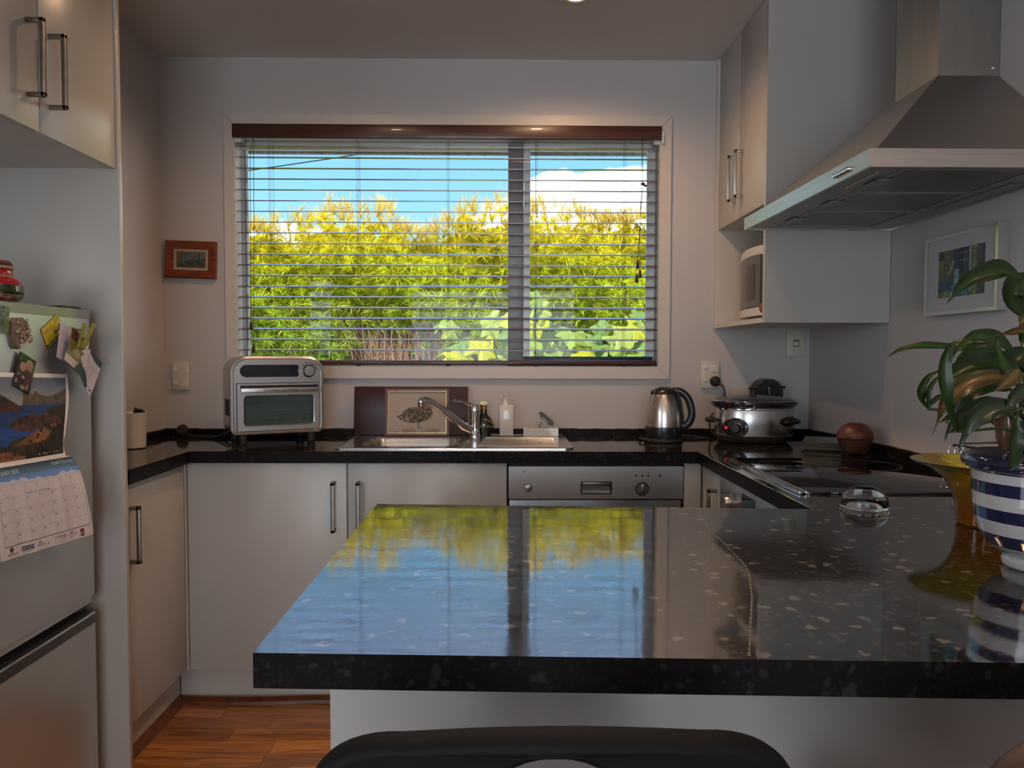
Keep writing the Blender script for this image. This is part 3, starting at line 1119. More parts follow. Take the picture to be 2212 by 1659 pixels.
bowed(2.535, 2.965, 1.372, 1.402, (0, 0.0), 0.035, mwm, 'lower_fascia', mw)
bowed(2.535, 2.965, 1.585, 1.612, (0.0, 0.012), 0.035, mwm, 'upper_fascia', mw)
dr = bowed(2.655, 2.960, 1.404, 1.583, (0.0, 0.010), 0.037, mat('microwave_door', (0.10, 0.105, 0.11), 0.2), 'door', mw)
bowed(2.695, 2.93, 1.430, 1.560, (0, 0), 0.039, mat('microwave_window', (0.055, 0.035, 0.032), 0.12), 'window', dr, xin=0.0005)
bowed(2.54, 2.652, 1.404, 1.583, (0, 0.008), 0.036, M['black'], 'key_panel', mw)
m4 = Matrix.Translation((0.925, 2.60, 1.395)) @ Matrix.Rotation(-PI / 2, 4, 'Y')
MB().lathe([(0.018, 0), (0.018, 0.012), (0.014, 0.016), (0, 0.0165)], n=24, m=m4).build('dial', mat('dial_red', (0.25, 0.02, 0.04), 0.25), mw)
for y in (2.56, 2.93):
    for x in (0.99, 1.2):
        MB().lathe([(0.012, 0), (0.012, 0.017)], (x, y, 1.3555), 12).build('foot', M['blackm'], mw)

# ================================================================ range hood
hd = thing('range_hood', 'stainless pyramid range hood with tall chimney over the hob', 'range hood', (1.05, 2.05, 1.643))
X0, X1, Y0, Y1, ZB = 0.805, 1.299, 1.630, 2.470, 1.643
MB().prism(rect(X0, Y0, X1, Y1), ZB, ZB + 0.040, [rect(X0 + 0.008, Y0 + 0.008, X1 - 0.008, Y1 - 0.008)]).build('rim', M['steel'], hd)
CX0, CY0, CY1, ZC = 1.138, 1.950, 2.160, 1.960
mb = MB()
a = [Vector(p) for p in ((X0 + 0.02, Y0 + 0.014, ZB + 0.0402), (X1, Y0 + 0.014, ZB + 0.0402), (X1, Y1 - 0.014, ZB + 0.0402), (X0 + 0.02, Y1 - 0.014, ZB + 0.0402))]
b = [Vector(p) for p in ((CX0, CY0, ZC), (X1, CY0, ZC), (X1, CY1, ZC), (CX0, CY1, ZC))]
for i in range(4):
    j = (i + 1) % 4
    mb.quad(a[i], a[j], b[j], b[i])
mb.quad(*b)
mb.build('canopy', mat('canopy_steel', (0.40, 0.37, 0.35), 0.36, 1.0, bump=0.06, bscale=30, stretch=(1, 1, 30)), hd)
MB().box(X0, Y0, ZB + 0.0398, X1, Y1, ZB + 0.0401).build('rim_top', M['steel'], hd)
ch = MB().box(CX0, CY0, ZC, X1, CY1, CE - 0.002).build('chimney', mat('chimney_steel', (0.42, 0.41, 0.38), 0.38, 1.0, bump=0.1, bscale=12, stretch=(8, 8, 1), var=0.06), hd)
MB().sphere((1.283, CY0 - 0.001, ZC + 0.02), 0.004, 10).build('screw', M['chrome'], ch)
under = mat('hood_underside', (0.30, 0.30, 0.30), 0.4, 0.8)
fr = []
fx0, fx1 = 0.900, 1.205
for k in range(3):
    ya = 1.672 + k * 0.252
    fr.append((ya, ya + 0.244))
MB().prism(rect(X0 + 0.008, Y0 + 0.008, X1 - 0.008, Y1 - 0.008), ZB + 0.006, ZB + 0.010, [rect(fx0, p[0], fx1, p[1]) for p in fr]).build('underside', under, hd)
mesh_m = mat('filter_mesh', (0.05, 0.05, 0.05), 0.45, 0.8, bump=0.5, bscale=400)
for ya, yb in fr:
    fl = MB().prism(rect(fx0, ya, fx1, yb), ZB + 0.004, ZB + 0.012, [rect(fx0 + 0.012, ya + 0.006, fx1 - 0.006, yb - 0.006)]).build('grease_filter', under, hd)
    mb = MB()
    n = 44
    for i in range(n):
        x = fx0 + 0.014 + (fx1 - fx0 - 0.022) * i / n
        mb.box(x, ya + 0.006, ZB + 0.0055, x + 0.0026, yb - 0.006, ZB + 0.0085)
    tag(mb.build('filter_ribs', M['steel'], fl, smooth=0), kind='stuff')
    box('filter_backing', (fx0 + 0.012, ya + 0.006, ZB + 0.009, fx1 - 0.006, yb - 0.006, ZB + 0.0105), mesh_m, fl)
    MB().box(fx0 - 0.012, (ya + yb) / 2 - 0.035, ZB + 0.001, fx0 + 0.028, (ya + yb) / 2 + 0.035, ZB + 0.004, bev=0.001).build('latch', under, fl)
box('lamp_cover', (0.855, 1.70, ZB + 0.003, 0.862, 1.86, ZB + 0.006), M['steel'], hd)
box('lamp_cover', (1.235, 1.80, ZB + 0.003, 1.275, 2.12, ZB + 0.006), M['steel_dark'], hd)
for i in range(5):
    m4 = Matrix.Translation((X0, 1.722 + i * 0.017, ZB + 0.017)) @ Matrix.Rotation(-PI / 2, 4, 'Y')
    MB().lathe([(0.0055, 0), (0.0055, 0.006), (0.004, 0.009), (0, 0.0095)], n=14, m=m4).build('button', M['chrome'], hd)

# ================================================================ blind
bl = thing('venetian_blind', 'dark wood venetian blind with tilted slats across the kitchen window', 'blind', (-0.216, 3.05, OZ1))
pel = MB().box(-1.077, 3.004, 2.092, 0.643, 3.018, 2.147, bev=0.003).build('pelmet', M['blind_wood'], bl)
box('headrail', (-1.07, 3.02, 2.098, 0.638, 3.07, 2.143), M['cream'], bl)
box('bracket', (-1.074, 3.022, 2.078, -1.045, 3.06, 2.098), M['white'], bl)
box('bracket', (0.615, 3.022, 2.078, 0.64, 3.06, 2.098), M['white'], bl)
box('bracket', (0.6435, 3.006, 2.078, 0.651, 3.016, 2.125), M['white'], bl)
NS = 20
zt, zb = 2.066, 1.246


def slat_mesh(x0, x1):
    mb = MB()
    n = 6
    top, bot = [], []
    for i in range(n + 1):
        t = i / n - 0.5
        yy = t * 0.048
        zz = 0.0022 * (1 - (2 * t) ** 2)
        top.append((yy, zz + 0.0012))
        bot.append((yy, zz - 0.0012))
    pr = top + bot[::-1]
    mb.prism([(p[0], p[1]) for p in pr], x0, x1, axis='X')
    return mb


sl_me = None
TILT = 0.175
for i in range(NS):
    z = zt + (zb - zt) * i / (NS - 1)
    tl = TILT if i < 18 else (0.11 if i == 18 else 0.06)
    tl += (rnd.random() - 0.5) * 0.02
    if sl_me is None:
        o = slat_mesh(-0.85, 0.85).build('slat', M['slat'], bl, local=True)
        sl_me = o.data
    else:
        o = bpy.data.objects.new('slat', sl_me)
        COL.objects.link(o)
        o.parent = bl
    o.location = Vector((-0.216, 3.045, z)) - bl.location
    o.rotation_euler = (tl, (rnd.random() - 0.5) * 0.0012, 0)
MB().box(-1.066, 3.022, 1.186, 0.634, 3.068, 1.204, bev=0.004).build('bottom_rail', M['blind_wood'], bl)
for x in (-0.933, -0.581, -0.217, 0.140, 0.499):
    mb = MB()
    for dx, yy in ((-0.004, 3.0195), (0.004, 3.0195), (0.0, 3.0705)):
        mb.tube([(x + dx, yy, 2.10), (x + dx * 0.6, yy, 1.6), (x + dx, yy, 1.205)], 0.0006, 5)
    for i in range(NS):
        z = zt + (zb - zt) * i / (NS - 1) - 0.004
        mb.tube([(x, 3.0195, z - 0.002), (x, 3.0705, z + 0.006)], 0.0005, 4)
    mb.build('ladder_cord', M['cord'], bl)
    MB().box(x - 0.010, 3.02, 1.181, x + 0.006, 3.035, 1.186, bev=0.002).build('cord_plug', M['blackm'], bl)
tas = mat('tassel_wood', srgb(60, 36, 28), 0.35)


def pull(pts, name='pull_cord'):
    c_ = MB().tube(pts, 0.0011, 6).build(name, M['cord'], bl)
    x, y, z = pts[-1]
    MB().lathe([(0.0035, 0.004), (0.0045, 0.002), (0.0078, -0.026), (0.006, -0.029), (0, -0.0295)], (x, y, z), 14).build('tassel', tas, c_)


YC = 3.002
pull([(-0.992, YC, 2.09), (-1.004, YC, 2.02), (-1.006, YC, 1.7), (-1.008, YC, 1.356)])
pull([(-0.986, YC, 2.09), (-0.99, YC, 2.02), (-0.992, YC, 1.7), (-0.999, YC, 1.263)])
pull([(0.562, YC, 2.09), (0.562, YC, 1.93), (0.566, YC, 1.915), (0.558, YC, 1.80), (0.556, YC, 1.73), (0.553, YC, 1.69), (0.549, YC, 1.605)])
pull([(0.565, YC, 2.09), (0.566, YC, 1.92), (0.561, YC, 1.75), (0.553, YC, 1.68), (0.545, YC, 1.55)])
pull([(0.559, YC, 1.92), (0.557, YC, 1.73), (0.556, YC, 1.66), (0.560, YC, 1.58), (0.5585, YC, 1.568)])
kn = MB().sphere((0.568, YC, 1.915), 0.009, 10, s=(1, 0.7, 0.8)).sphere((0.578, YC, 1.908), 0.006, 8, s=(1.3, 0.7, 0.8)).tube([(0.575, YC, 1.905), (0.588, YC, 1.89), (0.592, YC, 1.87), (0.583, YC, 1.855)], 0.001, 5)
kn.sphere((0.556, YC, 1.73), 0.005, 8)
kn.build('cord_knot', M['cord'], bl)

# ================================================================ fridge
fx = -1.120
fg = thing('fridge', 'tall silver fridge freezer covered with magnets and a calendar', 'fridge', (-1.45, 1.75, 0))


def fplan(x0, x1, y0, y1, r, n=6):
    out = [(x0, y0), (x1 - r, y0)]
    for cx, cy, a0 in ((x1 - r, y0 + r, -PI / 2), (x1 - r, y1 - r, 0)):
        for i in range(n + 1):
            a = a0 + PI / 2 * i / n
            out.append((cx + r * math.cos(a), cy + r * math.sin(a)))
    out.append((x0, y1))
    return out


box('body', (-1.80, 1.425, 0.03, -1.19, 2.05, 1.335), mat('fridge_side', (0.33, 0.33, 0.33), 0.5), fg)
ud = MB().prism(fplan(-1.185, fx, 1.42, 2.052, 0.028), 0.566, 1.324).build('door', M['fridge'], fg)
MB().prism(fplan(-1.187, fx + 0.002, 1.418, 2.054, 0.028), 1.3245, 1.347).build('top_trim', M['fridge_trim'], ud)
ld = MB().prism(fplan(-1.185, fx, 1.42, 2.052, 0.028), 0.05, 0.490).build('door', M['fridge'], fg)
MB().prism(fplan(-1.186, fx - 0.030, 1.425, 2.048, 0.01), 0.5165, 0.566).build('grip_recess', M['black'], ld)
MB().prism(fplan(-1.186, fx + 0.001, 1.42, 2.052, 0.028), 0.4905, 0.516).build('grip_ledge', mat('grip_grey', (0.045, 0.045, 0.048), 0.3), ld)
mb = MB().tube([(fx - 0.001, 1.44, 0.5185), (fx - 0.001, 2.028, 0.5185)], 0.0035, 8)
mb.build('grip_strip', M['chrome'], ld)
MB().prism(fplan(-1.185, fx - 0.006, 1.42, 2.05, 0.028), 0.548, 0.5655).build('lower_lip', M['fridge'], ud)
MB().box(-1.24, 1.95, 1.336, -1.14, 2.04, 1.356, bev=0.008).build('hinge_cover', M['black'], fg)
for x in (-1.2, -1.75):
    for y in (1.5, 1.98):
        MB().lathe([(0.02, 0), (0.02, 0.032)], (x, y, 0), 12).build('foot', M['blackm'], fg)

# --- prints on the door
FX = fx + 0.0006


def on_door(y, z, x=FX):
    return (x, y, z)


def quad_fn(A, B, C, D, x=FX, bulge=None):
    """A top-left, B top-right, C bottom-right, D bottom-left as (Y, Z)"""
    def fn(u, v):
        y = (A[0] * (1 - u) + B[0] * u) * (1 - v) + (D[0] * (1 - u) + C[0] * u) * v
        z = (A[1] * (1 - u) + B[1] * u) * (1 - v) + (D[1] * (1 - u) + C[1] * u) * v
        return (x + (bulge(u, v) if bulge else 0), y, z)
    return fn


def slab(A, B, C, D, x0, x1, m, name, parent, bev=0.0):
    mb = MB()
    lo = [(x0, p[0], p[1]) for p in (A, B, C, D)]
    hi = [(x1, p[0], p[1]) for p in (A, B, C, D)]
    mb.quad(*lo)
    mb.quad(*hi)
    for i in range(4):
        j = (i + 1) % 4
        mb.quad(lo[i], lo[j], hi[j], hi[i])
    return mb.build(name, m, parent, smooth=0)


# calendar: upper photograph
cal = thing('calendar', 'wall calendar with a lake photograph, hanging open on the fridge door', 'calendar', (FX, 1.76, 0.97))
cv = Canvas(150, 104, (206, 200, 198))
X, Yc = cv.x, cv.y
pic = (X > 0.015) & (X < 0.965) & (Yc > 0.045) & (Yc < 0.95)
n1 = cv.fnoise(6, 5, 3)
n2 = cv.fnoise(24, 16, 5, 3)
cv.grad(pic, (70, 86, 108), (132, 138, 140), Yc / 0.30)
far = pic & (Yc > 0.25 + 0.06 * np.sin(X * 9 + 1.2) - 0.05 * (X > 0.55)) & (X > 0.42)
cv.put(far, (84, 74, 62)).shade(far, n2, 0.3)
lh = pic & (Yc > 0.20 + 0.55 * (X - 0.1) ** 1.0 * (X > 0.1)) & (X < 0.58) & (Yc < 0.62)
cv.put(lh, (58, 38, 34)).shade(lh, n2, 0.7)
lk = pic & ((Yc > 0.42 + 0.02 * np.sin(X * 20)) | ((X > 0.40) & (Yc > 0.355)) | ((X > 0.2) & (Yc > 0.47)))
cv.grad(lk, (36, 62, 110), (22, 60, 116), (Yc - 0.35) / 0.45)
cv.shade(lk, cv.fnoise(5, 22, 9), 0.35)
lh2 = pic & (X < 0.44) & (Yc > 0.17 + 0.50 * X) & (Yc < 0.46 - 0.15 * X)
cv.put(lh2, (62, 40, 34)).shade(lh2, n2, 0.7)
pen = cv.mask_poly([(0.27, 0.555), (0.38, 0.49), (0.55, 0.46), (0.70, 0.475), (0.97, 0.43), (0.97, 0.62), (0.72, 0.62), (0.5, 0.655), (0.34, 0.62)]) & pic
cv.put(pen, (58, 34, 26)).shade(pen, n2, 0.8)
rh = cv.mask_poly([(0.66, 0.46), (0.80, 0.39), (0.97, 0.36), (0.97, 0.60), (0.82, 0.5)]) & pic
cv.put(rh, (54, 48, 24)).shade(rh, n2, 0.7)
fgd = cv.mask_poly([(0.0, 0.76), (0.12, 0.75), (0.24, 0.80), (0.30, 0.73), (0.45, 0.70), (0.62, 0.66), (0.72, 0.58), (0.97, 0.56), (0.97, 0.96), (0.0, 0.96)]) & pic
cv.put(fgd, (38, 30, 18)).shade(fgd, n2, 0.8)
for pts in (((0.30, 0.80), (0.50, 0.70), (0.70, 0.60), (0.95, 0.56), (0.80, 0.64), (0.72, 0.76), (0.52, 0.80)), ((0.1, 0.86), (0.3, 0.84), (0.42, 0.92), (0.2, 0.93))):
    q = cv.mask_poly(pts) & pic & (n2 > 0.42)
    cv.put(q, (112, 72, 46)).shade(q, n1, 0.4)
sand = pic & (Yc > 0.925 - 0.02 * X) & (X < 0.45)
cv.put(sand, (120, 84, 60))
cv.text('Tauhinu Ranu to Onuku Onawehope', 0.60, 0.925, 0.030, (190, 185, 175))
cv.a = np.clip(cv.a * 1.25, 0, 255)
up = cv.mesh('photo_sheet', lambda u, v: (FX + 0.0030 + 0.002 * math.sin(v * 7 + u * 3) + 0.006 * (u ** 6) * math.sin(v * 6.0), 1.615 + 0.304 * u - 0.010 * v, 1.190 - 0.0125 * u - 0.212 * v), M['print'], cal)
MB().tube([(FX + 0.006, 1.606 + 0.304 * t, 0.978 - 0.0125 * t) for t in (0, .25, .5, .75, 1)], 0.0022, 6).build('fold', M['white'], cal)

# calendar: month sheet, curling off the door
cv = Canvas(330, 222, (214, 208, 210))
X, Yc = cv.x, cv.y
n1 = cv.fnoise(9, 3, 21)
hd_ = Yc < 0.20
cv.grad(hd_, (34, 48, 58), (84, 124, 150), Yc / 0.11)
cv.grad(hd_ & (Yc > 0.11), (96, 140, 205), (120, 150, 205), (Yc - 0.11) / 0.08)
cv.put((Yc > 0.14) & (Yc < 0.20) & (n1 * 0.12 + 0.10 < Yc), (200, 205, 222))
cv.text('JANUARY 2025', 0.028, 0.085, 0.062, (205, 215, 222))
cv.text('KOHI-T\u0100TEA 2025', 0.70, 0.060, 0.052, (185, 200, 210))
ln = (120, 112, 118)
gx0, gx1, gy0, gy1 = 0.045, 0.975, 0.205, 0.865
for i in range(8):
    x = gx0 + (gx1 - gx0) * i / 7
    cv.put((abs(X - x) < 0.0017) & (Yc > gy0) & (Yc < gy1), (182, 174, 178) if 0 < i < 7 else (90, 84, 96))
for j in range(6):
    yy = gy0 + (gy1 - gy0) * j / 5
    cv.put((abs(Yc - yy) < 0.0024) & (X > gx0) & (X < gx1), (178, 170, 174) if j < 5 else (80, 72, 84))
days = [[30, 31, 1, 2, 3, 4, 5], [6, 7, 8, 9, 10, 11, 12], [13, 14, 15, 16, 17, 18, 19], [20, 21, 22, 23, 24, 25, 26], [27, 28, 29, 30, 31, 1, 2]]
cw, chh = (gx1 - gx0) / 7, (gy1 - gy0) / 5
for j, r_ in enumerate(days):
    for i, d_ in enumerate(r_):
        pale = (j == 0 and i < 2) or (j == 4 and i > 4)
        cv.text(str(d_), gx0 + cw * i + 0.008, gy0 + chh * j + 0.042, 0.042, (150, 142, 150) if pale else ((120, 40, 50) if i > 4 and j == 3 else (70, 62, 74)))
cv.text("New Year's Day", gx0 + cw * 2 + 0.006, gy0 + chh * 0.90, 0.026, (60, 62, 96))
cv.text('New Year Holiday', gx0 + cw * 3 + 0.006, gy0 + chh * 0.90, 0.026, (60, 62, 96))
cv.ell(0.105, 0.905, 0.020, 0.030, (58, 92, 34)).rect(0.102, 0.925, 0.108, 0.945, (90, 60, 40))
cv.text('tree', 0.068, 0.972, 0.056, (50, 46, 52)).text('kind', 0.118, 0.972, 0.056, (170, 50, 50))
cv.rect(0.205, 0.905, 0.325, 0.955, (28, 34, 74)).text('BAYLEYS', 0.211, 0.947, 0.046, (220, 218, 225))
cv.rect(0.212, 0.963, 0.322, 0.967, (120, 115, 140)).rect(0.212, 0.974, 0.312, 0.978, (120, 115, 140))
for a, b in ((0.388, 0.898), (0.380, 0.913), (0.396, 0.913)):
    cv.ell(a, b, 0.0065, 0.0085, (20, 22, 36))
cv.text('deccon', 0.352, 0.952, 0.048, (24, 26, 40)).rect(0.356, 0.962, 0.42, 0.965, (130, 125, 140))
cv.ell(0.478, 0.950, 0.0065, 0.011, (22, 20, 30))
cv.put((X > 0.545) & (X < 0.665) & (Yc > 0.895) & (Yc < 0.972) & ~((X > 0.548) & (X < 0.662) & (Yc > 0.90) & (Yc < 0.967)), (90, 86, 96))
cv.text('COMPUTER', 0.578, 0.922, 0.030, (30, 28, 40)).text('DOCTOR', 0.588, 0.946, 0.034, (40, 38, 50)).text('W', 0.552, 0.935, 0.04, (120, 116, 126))
cv.rect(0.728, 0.893, 0.760, 0.912, (60, 120, 190)).text('HITCH', 0.706, 0.948, 0.050, (22, 28, 60)).text('LIMITED', 0.714, 0.968, 0.022, (70, 76, 110))
cv.rect(0.845, 0.892, 0.888, 0.938, (20, 18, 16)).ell(0.866, 0.914, 0.011, 0.017, (190, 30, 24))
cv.rect(0.845, 0.941, 0.888, 0.962, (24, 22, 14)).rect(0.852, 0.945, 0.881, 0.958, (190, 175, 60)).rect(0.845, 0.965, 0.888, 0.980, (50, 60, 30))
cv.shade(Yc > 0.2, cv.fnoise(14, 2, 33), 0.05)


def page(u, v):
    amp = 0.030 + 0.034 * u
    return (FX + 0.004 + amp * (v + 1e-4) ** 0.40 + 0.0012 * math.sin(u * 22) * v, 1.605 + 0.303 * u, 0.978 - 0.0125 * u - 0.200 * v)


cv.mesh('month_sheet', page, M['print'], cal)

# fridge magnets and papers
cv = Canvas(40, 50, (70, 100, 120))
n = cv.fnoise(5, 6, 40)
al = cv.x > -1
cv.grad(al, (52, 84, 118), (120, 132, 92), cv.x * 1.0)
cv.shade(al, n, 0.6)
t = thing('fridge_magnet', 'blue and green picture magnet at the top left of the fridge door', 'magnet', (FX, 1.67, 1.30))
slab((1.632, 1.341), (1.699, 1.336), (1.6975, 1.274), (1.634, 1.277), FX, FX + 0.004, M['fridge_trim'], 'backing', t)
cv.mesh('picture', quad_fn((1.633, 1.340), (1.698, 1.335), (1.6965, 1.275), (1.635, 1.278), FX + 0.0045), M['print_gloss'], t)

t = thing('fridge_magnet', 'shell-covered ornament magnet on the fridge door', 'magnet', (FX, 1.735, 1.275))
shell = mat('shell', srgb(150, 128, 108), 0.25, var=0.35, vscale=60, bump=0.4, bscale=150, coat=0.5)
pts = [(1.712, 1.247), (1.700, 1.285), (1.703, 1.302), (1.716, 1.312), (1.735, 1.313), (1.748, 1.304), (1.752, 1.290), (1.757, 1.272), (1.768, 1.266), (1.762, 1.258), (1.722, 1.240)]
MB().prism(pts, FX, FX + 0.011, axis='X').build('plaque', mat('plaque_resin', srgb(120, 96, 80), 0.4), t)
for i in range(34):
    a, b = rnd.random(), rnd.random()
    yy = 1.706 + 0.046 * a + 0.012 * (1 - b)
    zz = 1.256 + 0.050 * b
    r = 0.0025 + 0.0035 * rnd.random()
    mb = MB().sphere((FX + 0.012, yy, zz), r, 8, s=(0.8, 0.8 + 0.5 * rnd.random(), 1.2))
    mb.build('shell', shell, t)
MB().sphere((FX + 0.016, 1.730, 1.283), 0.0035, 8, s=(0.6, 1.2, 0.9)).build('red_bead', mat('bead', srgb(120, 24, 26), 0.3), t)
slab((1.724, 1.252), (1.762, 1.266), (1.764, 1.259), (1.724, 1.243), FX + 0.011, FX + 0.0125, M['cream'], 'caption_plate', t)

cv = Canvas(86, 56, (205, 186, 30))
cv.text('24/7', 0.70, 0.26, 0.22, (60, 56, 20)).text('PLUMBING', 0.06, 0.30, 0.13, (40, 40, 18))
cv.rect(0.06, 0.34, 0.62, 0.355, (50, 48, 20))
for k in range(4):
    cv.rect(0.06, 0.46 + k * 0.085, 0.36 - 0.04 * (k % 2), 0.49 + k * 0.085, (92, 84, 24))
cv.rect(0.55, 0.48, 0.93, 0.66, (70, 78, 62)).rect(0.82, 0.42, 0.93, 0.52, (70, 78, 62)).ell(0.62, 0.68, 0.03, 0.05, (24, 24, 20)).ell(0.86, 0.68, 0.03, 0.05, (24, 24, 20)).rect(0.60, 0.50, 0.78, 0.57, (200, 186, 60))
cv.rect(0, 0.80, 1, 1, (74, 84, 34)).text('0800 APEX 24', 0.10, 0.95, 0.15, (225, 225, 205))
t = thing('fridge_magnet', 'yellow business card magnet with a van on the fridge door', 'magnet', (FX, 1.86, 1.28))
A, B, C, D = (1.817, 1.288), (1.888, 1.331), (1.915, 1.283), (1.844, 1.240)
slab(A, B, C, D, FX, FX + 0.0008, M['blackm'], 'backing', t)
cv.mesh('card_face', quad_fn(A, B, C, D, FX + 0.0010), M['print'], t)

# photo of two children (a small printed photograph)
cv = Canvas(56, 84, (40, 44, 36))
al = cv.x > -1
cv.shade(al, cv.fnoise(5, 7, 50), 0.6)
cv.put((cv.y < 0.5) & (cv.x > 0.62) & (cv.y > 0.30), (96, 104, 44))
cv.ell(0.66, 0.23, 0.22, 0.15, (178, 160, 124)).ell(0.67, 0.29, 0.17, 0.12, (170, 128, 108))
cv.ell(0.62, 0.28, 0.025, 0.014, (80, 50, 44)).ell(0.74, 0.29, 0.025, 0.014, (80, 50, 44)).ell(0.69, 0.355, 0.05, 0.012, (140, 70, 66))
cv.rect(0.50, 0.40, 0.95, 0.72, (84, 44, 34)).ell(0.62, 0.60, 0.30, 0.22, (84, 42, 32))
cv.ell(0.36, 0.62, 0.30, 0.24, (34, 36, 48))
cv.ell(0.33, 0.36, 0.18, 0.135, (186, 150, 134)).ell(0.27, 0.37, 0.025, 0.014, (70, 48, 44)).ell(0.40, 0.375, 0.025, 0.014, (70, 48, 44)).ell(0.34, 0.44, 0.035, 0.010, (140, 80, 76))
cv.ell(0.19, 0.60, 0.045, 0.04, (180, 140, 122)).ell(0.46, 0.64, 0.09, 0.05, (180, 140, 122))
cv.ell(0.30, 0.86, 0.24, 0.10, (38, 38, 44)).ell(0.55, 0.92, 0.16, 0.06, (150, 148, 136)).ell(0.80, 0.86, 0.08, 0.09, (170, 110, 96)).ell(0.12, 0.82, 0.06, 0.06, (170, 140, 120))
t = thing('fridge_magnet', 'photo magnet of two small children holding the calendar to the fridge', 'magnet', (FX + 0.006, 1.742, 1.185))
A, B, C, D = (1.730, 1.235), (1.787, 1.211), (1.756, 1.134), (1.698, 1.159)
slab(A, B, C, D, FX + 0.0052, FX + 0.0072, M['blackm'], 'backing', t)
cv.mesh('photo', quad_fn(A, B, C, D, FX + 0.0075), M['print_gloss'], t)

# electrician sticker
cv = Canvas(70, 34, (168, 172, 160))
cv.rect(0.28, 0.08, 1, 0.45, (34, 52, 40)).text('MISTER', 0.31, 0.38, 0.30, (190, 198, 190))
cv.text('ELEC', 0.31, 0.78, 0.34, (34, 52, 40)).poly([(0.02, 0.5), (0.12, 0.1), (0.17, 0.5), (0.10, 0.9)], (36, 40, 36)).ell(0.13, 0.42, 0.04, 0.2, (205, 205, 196))
t = cv.mesh('sticker', quad_fn((1.925, 1.300), (2.008, 1.296), (2.008, 1.262), (1.925, 1.266), FX), M['print_matte'])
tag(t, 'green and white electrician sticker near the top right of the fridge door', 'sticker')

# letter behind the leaflet
lt = Canvas(30, 52, (184, 178, 196))
lt.text('Vonu', 0.45, 0.42, 0.13, (90, 84, 100), ang=-0.1)
lt.rect(0.5, 0.5, 0.95, 0.52, (150, 140, 150))
o = lt.mesh('letter', quad_fn((1.880, 1.312), (1.945, 1.272), (1.935, 1.175), (1.842, 1.222), FX + 0.012, lambda u, v: 0.010 * v + 0.006 * math.sin(u * 3)), M['print'])
tag(o, 'folded white letter held behind the leaflet by the peg on the fridge', 'letter')
# leaflet
cv = Canvas(78, 64, (206, 202, 214))
X, Yc = cv.x, cv.y
ph = (X + 0.14 * np.sin(Yc * 4)) < 0.47
n = cv.fnoise(10, 3, 61)
cv.put(ph, (122, 104, 66)).shade(ph, n, 0.5)
cv.put(ph & (Yc < 0.34), (84, 30, 24)).put(ph & (X < 0.2) & (Yc > 0.3), (110, 112, 60))
cv.ell(0.22, 0.55, 0.09, 0.13, (168, 142, 92)).put((X > 0.33) & (X < 0.45) & (Yc > 0.2) & (Yc < 0.8) & (n > 0.5), (96, 62, 40))
cv.put(ph & (Yc > 0.78), (196, 180, 160))
cv.put((X > 0.50) & (Yc < 0.15 + 0.03 * np.sin(X * 9)), (34, 52, 66)).ell(0.55, 0.09, 0.03, 0.05, (220, 220, 226))
cv.put(((X - 0.52) / 0.28) ** 2 + ((Yc - 1.0) / 0.32) ** 2 < 1, (34, 60, 72)).ell(0.52, 0.66, 0.035, 0.035, (150, 160, 60))
cv.text('Parenting Space', 0.55, 0.27, 0.085, (50, 48, 66)).text('Canterbury 2024', 0.55, 0.36, 0.085, (50, 48, 66))
for k in range(4):
    cv.rect(0.60, 0.44 + 0.06 * k, 0.70, 0.455 + 0.06 * k, (120, 116, 132)).rect(0.76, 0.44 + 0.06 * k, 0.83, 0.455 + 0.06 * k, (120, 116, 132))
cv.rect(0.55, 0.395, 0.93, 0.402, (110, 106, 120)).text('COMMUNITY', 0.66, 0.93, 0.07, (40, 38, 50))
o = cv.mesh('leaflet', quad_fn((1.895, 1.297), (2.032, 1.203), (1.982, 1.117), (1.853, 1.216), FX + 0.034, lambda u, v: 0.006 * math.sin(u * PI * 1.6) * (0.3 + v)), M['print'])
tag(o, 'folded leaflet with a portrait and teal shapes pegged to the fridge', 'leaflet')
# peg
pg = thing('clothes_peg', 'lime green wooden peg magnet clipping papers to the fridge', 'peg', (FX + 0.04, 1.95, 1.27))
lime = mat('peg_lime', srgb(142, 140, 56), 0.5)


def peg_leg(x0, x1, w=0.005):
    a, b = Vector((x0, 1.897, 1.242)), Vector((x1, 1.935, 1.307))
    d = (b - a).normalized()
    sx = Vector((0, -d.z, d.y)).normalized()
    nn = d.cross(sx).normalized()
    L = (b - a).length
    m4 = Matrix(((sx.x, nn.x, d.x, a.x), (sx.y, nn.y, d.y, a.y), (sx.z, nn.z, d.z, a.z), (0, 0, 0, 1)))
    return MB().box(-w, -0.0035, 0, w, 0.0035, L, m=m4, bev=0.001)


peg_leg(FX + 0.046, FX + 0.042).build('leg', lime, pg)
peg_leg(FX + 0.055, FX + 0.066).build('leg', lime, pg)
MB().tube([(FX + 0.042, 1.908, 1.266), (FX + 0.062, 1.912, 1.270)], 0.003, 8).build('spring', M['steel_dark'], pg)

